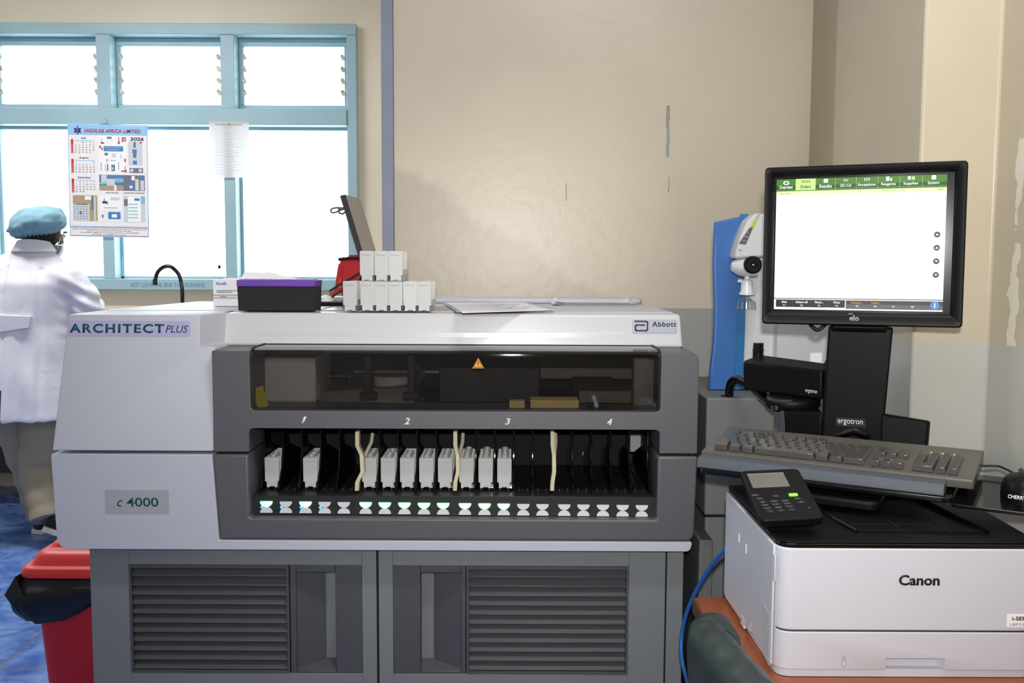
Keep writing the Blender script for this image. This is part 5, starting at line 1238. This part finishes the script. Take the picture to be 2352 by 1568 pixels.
for x0, y0, x1, y1, m in ((.52, .645, .635, .67, 'cal_pale'), (.42, .68, .48, .70, 'black_ink'), (.44, .655, .45, .69, 'cal_grey'), (.47, .69, .49, .708, 'cal_mid'), (.44, .735, .61, .742, 'cal_teal'), (.39, .75, .655, .86, 'cal_white'), (.49, .775, .645, .84, 'cal_mid'), (.535, .795, .60, .825, 'paper'), (.41, .80, .43, .83, 'cal_grey')): cbox(x0, y0, x1, y1, m, 'picture', .0015, PC7)
PC8 = cbox(.685, .63, .955, .865, 'cal_pale', 'picture_panel', .0011, r=.004)
for x0, y0, x1, y1, m in ((.74, .635, .90, .86, 'paper'), (.90, .632, .953, .70, 'cal_teal'), (.69, .66, .735, .72, 'cal_grey'), (.82, .65, .885, .672, 'cal_mid')): cbox(x0, y0, x1, y1, m, 'picture', .0015, PC8)
for k in range(5): cbox(.745, .70 + k * .03, .865, .708 + k * .03, 'cal_teal', 'picture', .0018, PC8)
for k, s_ in enumerate(('Suppliers of Laboratory Reagents, Consumables, Chemicals, Lab Equipment and Diagnostic Kits', 'Gaberone Centre 2nd Floor, River Road, Opp. KBTA Bank', 'P.O. Box 00400 - 00800 Nairobi, Kenya. Tel: 020 2374101, Cell: 0726 536890', 'E-mail: info@mail.com')):
    ct(s_, .5, .932 + k * .0155, (.93, .56, .74, .42)[k], .0085, 'black_ink', z=.0018, bold=.005)
MB().lathe([(.013, 0), (.013, .004), (.006, .009), (.004, .016), (.0, .017)], frame(P(243, 279, fy0 - .013), (1, 0, 0), (0, 0, 1)), 18, cap=False).build('suction_hook', 'clear_plastic', CA)
# notice sheet
mat('paper_faint', (226, 224, 230), .8)
NO = thing('notice_sheet', 'translucent white notice sheet pinned on the window mullion, right of the calendar', 'notice', P(526, 343, Yc))
nt_ = [P(481, 278, Yc), P(572, 279, Yc), P(570, 408, Yc), P(483, 407, Yc)]
NM = frame(sum(nt_, Vector()) / 4, nt_[1] - nt_[0], nt_[0] - nt_[3]); NW = (nt_[1] - nt_[0]).length; NH = (nt_[0] - nt_[3]).length
mat('sheer_paper', (244, 240, 244), .8)
nt = MATS['sheer_paper'].node_tree; bs = nt.nodes['Principled BSDF']; mx = nd(nt, 'ShaderNodeMixShader'); tr_ = nd(nt, 'ShaderNodeBsdfTranslucent'); mx.inputs[0].default_value = .5
nt.links.new(bs.outputs[0], mx.inputs[1]); nt.links.new(tr_.outputs[0], mx.inputs[2]); nt.links.new(mx.outputs[0], nt.nodes['Material Output'].inputs[0])
MB().plate(0, 0, NW, NH, 0, -.0003, .0003, NM).build('sheet', 'sheer_paper', NO, smooth=False)
rnd = random.Random(9)
for k in range(16):
    wl = NW * (.45 + .3 * rnd.random()); MB().box(-NW * .36, -NW * .36 + wl, NH * (.36 - k * .052) - .0025, NH * (.36 - k * .052) + .0012, .0004, .0008, NM).build('print_line', 'paper_faint', NO, smooth=False)
MB().box(-NW * .34, NW * .34, NH * .43, NH * .445, .0004, .0008, NM).build('print_line', 'grey_ink', NO, smooth=False)
MB().lathe([(.005, 0), (.006, .004), (.003, .006), (.0, .007)], NM @ Matrix.Translation((0, NH * .47, .0004)), 12, cap=False).build('pin', 'yellow_label', NO)
# dropper bottle on the sill board
DB = thing('dropper_bottle', 'tiny clear dropper bottle with a black cap on the window sill', 'bottle', (P(504, 634, YW - .02).x, YW - .06, wz0 + .0625))
zz = [P(504, y, YW - .06).z for y in (635, 618, 615, 611, 606)]; z00 = wz0 + .0625
MB().lathe([(.006, z00), (.0065, z00 + .002), (.0065, zz[1]), (.004, zz[2])], Matrix.Translation((P(504, 620, YW - .06).x, YW - .06, 0)), 14).build('vial', 'clear_plastic', DB)
MB().lathe([(.0075, zz[2] - .004), (.0075, zz[3]), (.003, zz[3] + .004), (.002, zz[4])], Matrix.Translation((P(504, 620, YW - .06).x, YW - .06, 0)), 14).build('dropper_cap', 'black_plastic', DB)

# ------------------------------------------------------------------ bench with the tap, under the window
by0 = 4.86
BN = thing('lab_bench', 'grey laboratory bench along the wall under the window', 'bench', (-2.2, 5.2, 0))
MB().box(-4.05, -.62, by0, YW - .001, .86, .90).build('bench_top', 'bench_top', BN, bevel=.004)
MB().box(-4.05, -.62, YW - .03, YW - .0015, .9002, 1.0).build('upstand', 'bench_top', BN, bevel=.002)
zsh = P(12, 968, by0 + .05).z
MB().box(-4.0, -.65, by0 + .05, 5.40, zsh, zsh + .035).build('shelf', 'bench_top', BN, bevel=.003)
for xx in (-4.0, -3.1, -1.6, -.67): MB().box(xx, xx + .03, by0 + .06, 5.44, 0, .8598).build('end_panel', 'bench_grey', BN, bevel=.002)
MB().box(-3.96, -.68, 5.41, 5.43, .10, .855).build('back_panel', 'bench_grey', BN)
TP = thing('swan_neck_tap', 'black swan-neck tap arching up from the bench in front of the window', 'tap', (P(420, 690, 5.15).x, 5.15, .9005))
tp = [(419, 690), (418, 660), (412, 633), (398, 616), (386, 611), (372, 615), (361, 627), (356, 646)]
tpp = [P(x, y, 5.15) for x, y in tp]; base = Vector((tpp[0].x, 5.15, .902))
MB().tube([base] + bez(tpp, 6), .0105, 12).build('spout', 'black_gloss', TP, ang=80)
MB().lathe([(.025, .9005), (.025, .93), (.016, .945), (.013, .96)], Matrix.Translation((tpp[0].x, 5.15, 0)), 18).build('tap_base', 'black_gloss', TP)
MB().lathe([(.0125, -.02), (.0125, .012)], frame(tpp[-1] + Vector((0, 0, .0)), (1, 0, 0), (0, 1, 0)), 12).build('nozzle', 'black_gloss', TP)

# ------------------------------------------------------------------ pedal bin
Y0 = 2.50; qx0 = P(34, 1318, Y0).x; qx1 = -1.075; zr1 = P(100, 1330, Y0).z; 
BI = thing('waste_bin', 'red pedal bin with a raised lid and black liner, left of the analyser', 'bin', ((qx0 + qx1) / 2, 2.68, 0))
yb_ = Y0 + .36
def rr_(x0, x1, y0, y1, r, z): return [(x, y, z) for x, y in round_poly([(x0, y0), (x1, y0), (x1, y1), (x0, y1)], r, 5)]
mb = MB(); mb.loft([rr_(qx0 + .055, qx1 - .02, Y0 + .05, yb_ - .03, .04, .0), rr_(qx0 + .030, qx1 - .006, Y0 + .018, yb_ - .01, .04, zr1 + .005)]); mb.build('bin_body', 'red_plastic', BI, ang=50)
L0 = zr1
mb = MB(); mb.loft([rr_(qx0 + .004, qx1, Y0 + .002, yb_, .04, L0), rr_(qx0, qx1, Y0, yb_, .045, L0 + .012), rr_(qx0 + .006, qx1 - .003, Y0 + .006, yb_ - .003, .045, L0 + .026), rr_(qx0 + .022, qx1 - .012, Y0 + .022, yb_ - .012, .04, L0 + .028),
    rr_(qx0 + .030, qx1 - .02, Y0 + .035, yb_ - .02, .035, L0 + .052), rr_(qx0 + .040, qx1 - .025, Y0 + .05, yb_ - .025, .03, L0 + .060), rr_(qx0 + .052, qx1 - .03, Y0 + .075, yb_ - .03, .03, L0 + .062), rr_(qx0 + .058, qx1 - .035, Y0 + .085, yb_ - .035, .03, L0 + .074), rr_(qx0 + .075, qx1 - .045, Y0 + .11, yb_ - .045, .03, L0 + .078)])
mb.build('bin_lid', 'red_lid', BI, bevel=.003, ang=40)
# liner folded over the rim, hanging lower at the left corner
def liner(k, t):
    n = 72; a = k / n
    per = round_poly([(qx0 + .006, Y0 + .006), (qx1 - .004, Y0 + .006), (qx1 - .004, yb_ - .006), (qx0 + .006, yb_ - .006)], .04, 8)
    m = len(per); f = a * m; i = int(f) % m; u_ = f - int(f); x = per[i][0] * (1 - u_) + per[(i + 1) % m][0] * u_; y = per[i][1] * (1 - u_) + per[(i + 1) % m][1] * u_
    fx = (x - qx0) / (qx1 - qx0)
    hang = (.125 - .075 * min(1, max(0, fx - .42) * 1.9) + .012 * noise.noise(Vector((a * 9, .3, 0))))
    out = .010 + .034 * math.sin(math.pi * min(1, t * 1.02)) * (1 - .55 * fx) + .012 * noise.noise(Vector((a * 24, t * 2.2, 1.0))) * (t > .05)
    cx__, cy__ = (qx0 + qx1) / 2, (Y0 + yb_) / 2; dx, dy = x - cx__, y - cy__; l = math.hypot(dx, dy)
    if x + dx / l * out > qx1: out = 0
    return (x + dx / l * (out - .012), y + dy / l * (out - .012), L0 - .001 - hang * t)
mb = MB(); V = [[mb.bm.verts.new(liner(k, t / 9)) for k in range(72)] for t in range(10)]
for a, b in zip(V, V[1:]):
    for i in range(72): mb.bm.faces.new((a[i], a[(i + 1) % 72], b[(i + 1) % 72], b[i]))
mb.build('bin_liner', 'bin_bag', BI, ang=180)
ear = [P(34, 1325, Y0 - .004), P(10, 1366, Y0 - .01), P(30, 1395, Y0 - .01), P(56, 1370, Y0 - .02), P(50, 1335, Y0 - .006)]
MB().hexa([ear[0], ear[1], ear[2], ear[3], ear[0] + Vector((0, .05, 0)), ear[1] + Vector((0, .03, 0)), ear[2] + Vector((0, .03, 0)), ear[3] + Vector((0, .02, 0))]).build('liner_corner', 'bin_bag', BI)
MB().box((qx0 + qx1) / 2 - .05, (qx0 + qx1) / 2 + .05, Y0 - .02, Y0 + .06, .012, .03).build('pedal', 'black_plastic', BI, bevel=.005)
# ------------------------------------------------------------------ person at the bench
YPn = 4.42; s_ = YPn / F
def pp(px, py, Y=YPn): return P(px, py, Y)
PE = thing('person', 'person in a white lab coat and blue bouffant cap bent over the bench, back turned', 'person', (pp(70, 1250).x, YPn, 0))
def skin(name, verts, edges, root, m, parent, sub=2, keep=False):
    """verts: name -> (co, rx[, ry])"""
    me = bpy.data.meshes.new(name); keys = list(verts); idx = {k: i for i, k in enumerate(keys)}
    iv = WM[parent].inverted()
    me.from_pydata([iv @ Vector(verts[k][0]) for k in keys], [(idx[a], idx[b]) for a, b in edges], [])
    o = bpy.data.objects.new(name, me); COL.objects.link(o)
    md = o.modifiers.new('skin', 'SKIN'); md.use_smooth_shade = True
    for k in keys:
        sv = me.skin_vertices[0].data[idx[k]]; r = verts[k][1:]
        sv.radius = (r[0], r[-1]); sv.use_root = (k == root)
    sb = o.modifiers.new('sub', 'SUBSURF'); sb.levels = sub; sb.render_levels = sub
    bake(o); o.data.materials.clear(); o.data.materials.append(MATS[m]); o.data.shade_smooth()
    o.parent = parent; WM[o] = WM[parent]
    return o
pel = pp(62, 905); che = pp(58, 680); nk = pp(78, 585, YPn + .025); hd = pp(100, 532, YPn + .05)
shR = pp(152, 635); shL = Vector((2 * che.x - shR.x - .02, shR.y, shR.z)); elR = pp(205, 712, YPn + .04); elL = Vector((che.x - .30, YPn + .06, elR.z)); 
haR = Vector((elR.x - .10, YPn + .28, elR.z + .01)); haL = Vector((elL.x + .13, YPn + .30, elR.z))
hipR = pel + Vector((.085, 0, -.03)); hipL = pel + Vector((-.085, 0, -.03))
knR = pp(85, 1075, YPn - .0); knL = pp(70, 1075, YPn + .10); anR = pp(108, 1212, YPn - .10); anL = pp(98, 1205, YPn + .13)
anR.z = .13; anL.z = .09
footR = anR + Vector((.04, .11, -.085)); footL = anL + Vector((.02, .14, -.055))
V = {'pel': (pel, .12, .09), 'che': (che, .12, .075), 'shc': (che.lerp(nk, .35), .08, .055), 'nk': (nk, .052), 'hd0': (nk.lerp(hd, .5), .058), 'hd': (hd, .078, .095), 'crown': (hd + Vector((-.01, .02, .07)), .06, .075),
     'shR': (shR, .055), 'elR': (elR, .038), 'wrR': (haR, .026), 'paR': (haR + Vector((-.02, .05, -.006)), .032, .016),
     'shL': (shL, .055), 'elL': (elL, .038), 'wrL': (haL, .026), 'paL': (haL + Vector((.02, .05, -.006)), .032, .016),
     'hipR': (hipR, .085), 'knR': (knR, .055), 'anR': (anR, .038), 'ftR': (footR, .035), 'hipL': (hipL, .085), 'knL': (knL, .055), 'anL': (anL, .038), 'ftL': (footL, .035)}
E = [('pel', 'che'), ('che', 'shc'), ('shc', 'nk'), ('nk', 'hd0'), ('hd0', 'hd'), ('hd', 'crown'), ('shc', 'shR'), ('shR', 'elR'), ('elR', 'wrR'), ('wrR', 'paR'), ('shc', 'shL'), ('shL', 'elL'), ('elL', 'wrL'), ('wrL', 'paL'),
     ('pel', 'hipR'), ('hipR', 'knR'), ('knR', 'anR'), ('anR', 'ftR'), ('pel', 'hipL'), ('hipL', 'knL'), ('knL', 'anL'), ('anL', 'ftL')]
for sd, sg in (('R', -1), ('L', 1)):
    pa = V['pa' + sd][0]
    for f, (dx, ln) in enumerate(((-.026, .066), (-.009, .075), (.009, .07), (.025, .055))):
        a = pa + Vector((dx, .035, 0)); b = a + Vector((dx * .15, ln * .5, -.006)); c = b + Vector((0, ln * .42, -.022))
        for nm, co, r in (('a', a, .010), ('b', b, .009), ('c', c, .0075)): V[f'f{sd}{f}{nm}'] = (co, r)
        E += [('pa' + sd, f'f{sd}{f}a'), (f'f{sd}{f}a', f'f{sd}{f}b'), (f'f{sd}{f}b', f'f{sd}{f}c')]
    a = pa + Vector((sg * .035, .005, -.005)); b = a + Vector((sg * .018, .028, -.012)); V[f't{sd}a'] = (a, .011); V[f't{sd}b'] = (b, .009); E += [('wr' + sd, f't{sd}a'), (f't{sd}a', f't{sd}b')]
body = skin('body', V, E, 'pel', 'skin', PE, 2)
# face, ear, hair: the head turns a little to the right
mb = MB(); HMt = Matrix.Translation(hd) @ Matrix.Rotation(R(-38), 4, 'Z') @ Matrix.Rotation(R(-22), 4, 'X')
mb.lathe([(.0, -.004), (.012, -.002), (.016, .004), (.010, .009), (.0, .006)], frame(pp(135, 546, YPn + .03), (.35, .9, .1), (0, .1, 1)) @ Matrix.Diagonal((1, 1.75, 1, 1)), 16, cap=False); mb.build('ear', 'skin', PE)
mb = MB(); mb.loft([[HMt @ Vector((.012 * math.cos(a), .088 + .012 * math.sin(a) * .6 + dy, z)) for a in [2 * math.pi * k / 12 for k in range(12)]] for z, dy in ((-.028, -.004), (-.016, .010), (.015, -.004))]); mb.build('nose', 'skin', PE)
for ex in (-.032, .032):
    mb = MB(); bmesh.ops.create_uvsphere(mb.bm, u_segments=14, v_segments=10, radius=.011, matrix=HMt @ Matrix.Translation((ex, .078, .012))); mb.build('eye', 'white_ink', PE)
    MB().tube([HMt @ Vector((ex - .014, .080, .030)), HMt @ Vector((ex, .084, .034)), HMt @ Vector((ex + .014, .080, .030))], .004, 8).build('eyebrow', 'hair', PE)
mb = MB()
def mk(u_, v_):
    a = R(-62 + 110 * u_); rz = -.028 - .065 * v_; rad = .098 + .010 * math.sin(math.pi * v_) * math.cos(a); return HMt @ Vector((math.sin(a) * (rad - .008), math.cos(a) * rad, rz))
mb.grid(mk, 16, 6); mb.build('face_mask', 'mask', PE, solid=.002)
MB().tube([pp(140, 545, YPn + .02), pp(136, 556, YPn + .012), pp(133, 566, YPn + .03), pp(137, 574, YPn + .06)], .0022, 6).build('mask_loop', 'mask', PE)
mb = MB(); bmesh.ops.create_uvsphere(mb.bm, u_segments=24, v_segments=16, radius=1, matrix=Matrix.Translation(hd + Vector((-.012, -.004, -.005))) @ Matrix.Diagonal((.083, .100, .075, 1))); mb.build('hair', 'hair', PE)
# bouffant cap
cc_ = pp(87, 517, YPn - .0)
mb = MB(); bmesh.ops.create_uvsphere(mb.bm, u_segments=72, v_segments=36, radius=1)
for v in mb.bm.verts:
    n = v.co.copy(); a = math.atan2(n.y, n.x)
    low = max(0, -n.z); ple = 1 + .055 * math.sin(a * 26 + 3 * noise.noise(n * 2)) * (low ** .5) + .05 * noise.noise(n * 3.1)
    r_ = math.hypot(n.x, n.y); n = Vector((n.x, n.y, n.z)) if r_ < 1e-4 else Vector((n.x * r_ ** -.28, n.y * r_ ** -.28, n.z))
    x, y, z = n.x * .122 * ple, n.y * .121 * ple, n.z * (.085 if n.z > 0 else .062) * ple
    if n.z < -.35: z = max(z, -.050 + .010 * math.sin(a * 26)); x *= .93; y *= .93
    x += -.030 * max(0, -n.z) ; z += .10 * x
    if n.z > 0: x += .012 * n.z
    v.co = Vector((x, y, z)) + cc_
mb.build('bouffant_cap', 'cap_blue', PE, ang=180)
# lab coat: torso loft + sleeves, fused
def ell(c, a, b, n=40, ph=0): return [(c[0] + a * math.cos(q), c[1] + b * math.sin(q), c[2]) for q in [2 * math.pi * k / n for k in range(n)]]
def cz(py): return pp(60, py).z
secs = [(958, 62, .255, .19), (900, 61, .245, .175), (830, 58, .225, .155), (745, 58, .208, .135), (690, 58, .215, .135), (650, 58, .228, .13), (618, 60, .215, .118), (600, 64, .175, .105), (585, 70, .125, .085), (572, 76, .088, .072), (556, 82, .072, .066)]
mb = MB(); rings = []
for py, px, a, b in secs:
    c = pp(px, py, YPn + (.02 if py < 640 else 0)); ring = ell(c, a, b)
    k_ = 0 if py < 760 else (py - 760) / 200
    ring = [(c.x + (x - c.x) * (1 + .03 * k_ * math.sin(8 * math.atan2(y - c.y, x - c.x))), c.y + (y - c.y) * (1 + .06 * k_ * math.sin(7 * math.atan2(y - c.y, x - c.x) + 1)), z) for x, y, z in ring]
    rings.append(ring)
mb.loft(rings)
for sh, el, ha in ((shR, elR, haR), (shL, elL, haL)):
    s0_ = sh + Vector(((che.x - sh.x) * .35, 0, -.005))
    mb.tube(bez([s0_, sh + Vector((0, 0, -.02)), sh.lerp(el, .5) + Vector((.012 if sh is shR else -.012, 0, .01)), el, el.lerp(ha, .45), ha], 4), [.085, .084, .083, .082, .080, .078, .076, .074, .073, .072, .072, .071, .070, .068, .066, .064, .062, .060, .058, .055, .053], 20)
coat = mb.build('lab_coat', 'coat', PE)
md = coat.modifiers.new('fuse', 'REMESH'); md.mode = 'VOXEL'; md.voxel_size = .010
md = coat.modifiers.new('smooth', 'SMOOTH'); md.factor = .5; md.iterations = 6
bake(coat)
Wc = WM[PE]
vx = pp(47, 900).x
for v in coat.data.vertices:
    w = Wc @ v.co; n = v.normal
    f = .014 * noise.noise(Vector((w.x * 9, w.y * 7, w.z * 3.0))) + .008 * noise.noise(Vector((w.x * 22, w.y * 15, w.z * 6)))
    sl = max(0, w.x - (che.x + .16)) ; f += .007 * math.sin(w.z * 95 + w.x * 60) * min(1, sl * 9) * (w.z > .95)
    f += -.006 * math.exp(-((w.x - (che.x + .115)) / .012) ** 2) * (w.y < YPn) * (w.z < 1.28)           # princess seams
    f += -.006 * math.exp(-((w.x - (che.x - .10)) / .012) ** 2) * (w.y < YPn) * (w.z < 1.28)
    f += -.008 * math.exp(-((w.x - vx) / .008) ** 2) * (w.y < YPn)                                       # centre seam
    v.co += n * f
coat.data.materials.clear(); coat.data.materials.append(MATS['coat']); coat.data.shade_smooth()
# vent slit
wz_ = cz(862); bmx = bmesh.new(); bmx.from_mesh(coat.data)
dead = []
for f in bmx.faces:
    w = Wc @ f.calc_center_median()
    if w.y < YPn - .05 and w.z < wz_ and abs(w.x - (vx - .012 * (wz_ - w.z) / .2 - .004)) < .002 + .020 * (wz_ - w.z) / .2: dead.append(f)
bmesh.ops.delete(bmx, geom=dead, context='FACES')
lo_ = [f for f in bmx.faces if (Wc @ f.calc_center_median()).z < cz(955) + .004 and f.normal.z < -.6]
bmesh.ops.delete(bmx, geom=lo_, context='FACES')
bmx.to_mesh(coat.data); bmx.free()
# half belt and collar
def onback(px, py):
    p = pp(px, py); c = pp(58, py); a = .212; b = .140; u_ = max(-.98, min(.98, (p.x - c.x) / a)); return Vector((p.x, YPn - b * math.sqrt(1 - u_ * u_) - .010, p.z))
def strip(top, bot, name, t=.006):
    mb = MB(); n = 10; rg = []
    for k in range(n + 1):
        u_ = k / n; a = onback(top[0][0] + (top[1][0] - top[0][0]) * u_, top[0][1] + (top[1][1] - top[0][1]) * u_); b = onback(bot[0][0] + (bot[1][0] - bot[0][0]) * u_, bot[0][1] + (bot[1][1] - bot[0][1]) * u_)
        rg.append([a, b, b + Vector((0, t, 0)), a + Vector((0, t, 0))])
    mb.loft(rg); return mb.build(name, 'coat', PE, bevel=.002)
strip(((18, 718), (104, 722)), ((22, 760), (100, 748)), 'half_belt', .016)
mb = MB(); rg = []
for k in range(15):
    q = R(190 + 160 * k / 14); c = pp(82, 562, YPn + .01); px_ = c.x + .076 * math.cos(q); py_ = c.y + .074 * math.sin(q); lift = .012 * math.sin(R(180) * k / 14)
    rg.append([(px_ * 1, py_, c.z + .014 + lift), (c.x + .108 * math.cos(q), c.y + .092 * math.sin(q), c.z - .030), (c.x + .100 * math.cos(q), c.y + .086 * math.sin(q), c.z - .034), (c.x + .070 * math.cos(q), c.y + .068 * math.sin(q), c.z + .010 + lift)])
mb.loft(rg); mb.build('collar', 'coat', PE, bevel=.003, ang=60)
# trousers and shoes
def leg(hip, kn, an, name, r=(.10, .088, .078, .072, .07)):
    pts = bez([hip + Vector((0, 0, .10)), hip.lerp(kn, .5), kn, kn.lerp(an, .55), an + Vector((0, 0, .0))], 5); n = len(pts)
    rad = [.105 - .035 * (i / (n - 1)) ** .7 + .004 * math.sin(i * 1.7) for i in range(n)]
    mb = MB(); mb.tube(pts, rad, 24)
    for v in mb.bm.verts: v.co += v.co.normalized() * .0 + Vector((1, 0, 0)) * .006 * noise.noise(v.co * 14) + Vector((0, 1, 0)) * .006 * noise.noise(v.co * 11 + Vector((3, 0, 0)))
    return mb.build(name, 'khaki', PE, ang=80)
leg(hipR, knR, anR, 'trouser_leg'); leg(hipL, knL, anL, 'trouser_leg')
def shoe(an, toe, heel_up, name):
    d = (toe - an); d.z = 0; d.normalize(); sd = Vector((d.y, -d.x, 0))
    M = Matrix((sd, d, Vector((0, 0, 1)))).transposed().to_4x4()
    M = Matrix.Translation((toe.x, toe.y, 0)) @ M @ Matrix.Rotation(-heel_up, 4, 'X')
    L = .26
    def ring(y, w, z0, z1): return [(w * math.cos(q), y, (z0 + z1) / 2 + (z1 - z0) / 2 * math.sin(q)) for q in [2 * math.pi * k / 18 for k in range(18)]]
    mb = MB(); mb.loft([ring(y, w, .016, z1) for y, w, z1 in ((.052, .018, .035), (.04, .034, .052), (.0, .044, .066), (-.06, .043, .085), (-.12, .038, .110), (-.17, .037, .115), (-.195, .030, .105), (-.203, .018, .08))], M=M); o = mb.build(name, 'shoe_black', PE, ang=60)
    mb = MB(); pl = [(-.036, -.205), (.036, -.205), (.041, -.12), (.048, 0), (.040, .045), (.015, .062), (-.015, .062), (-.040, .045), (-.048, 0), (-.041, -.12)]
    mb.prism(pl, 0, .024, 'z', M=M); mb.build('shoe_sole', 'sole_white', PE, bevel=.004)
shoe(anR, anR + Vector((.16, .05, 0)), R(24), 'shoe'); shoe(anL, anL + Vector((.05, .16, 0)), 0, 'shoe')
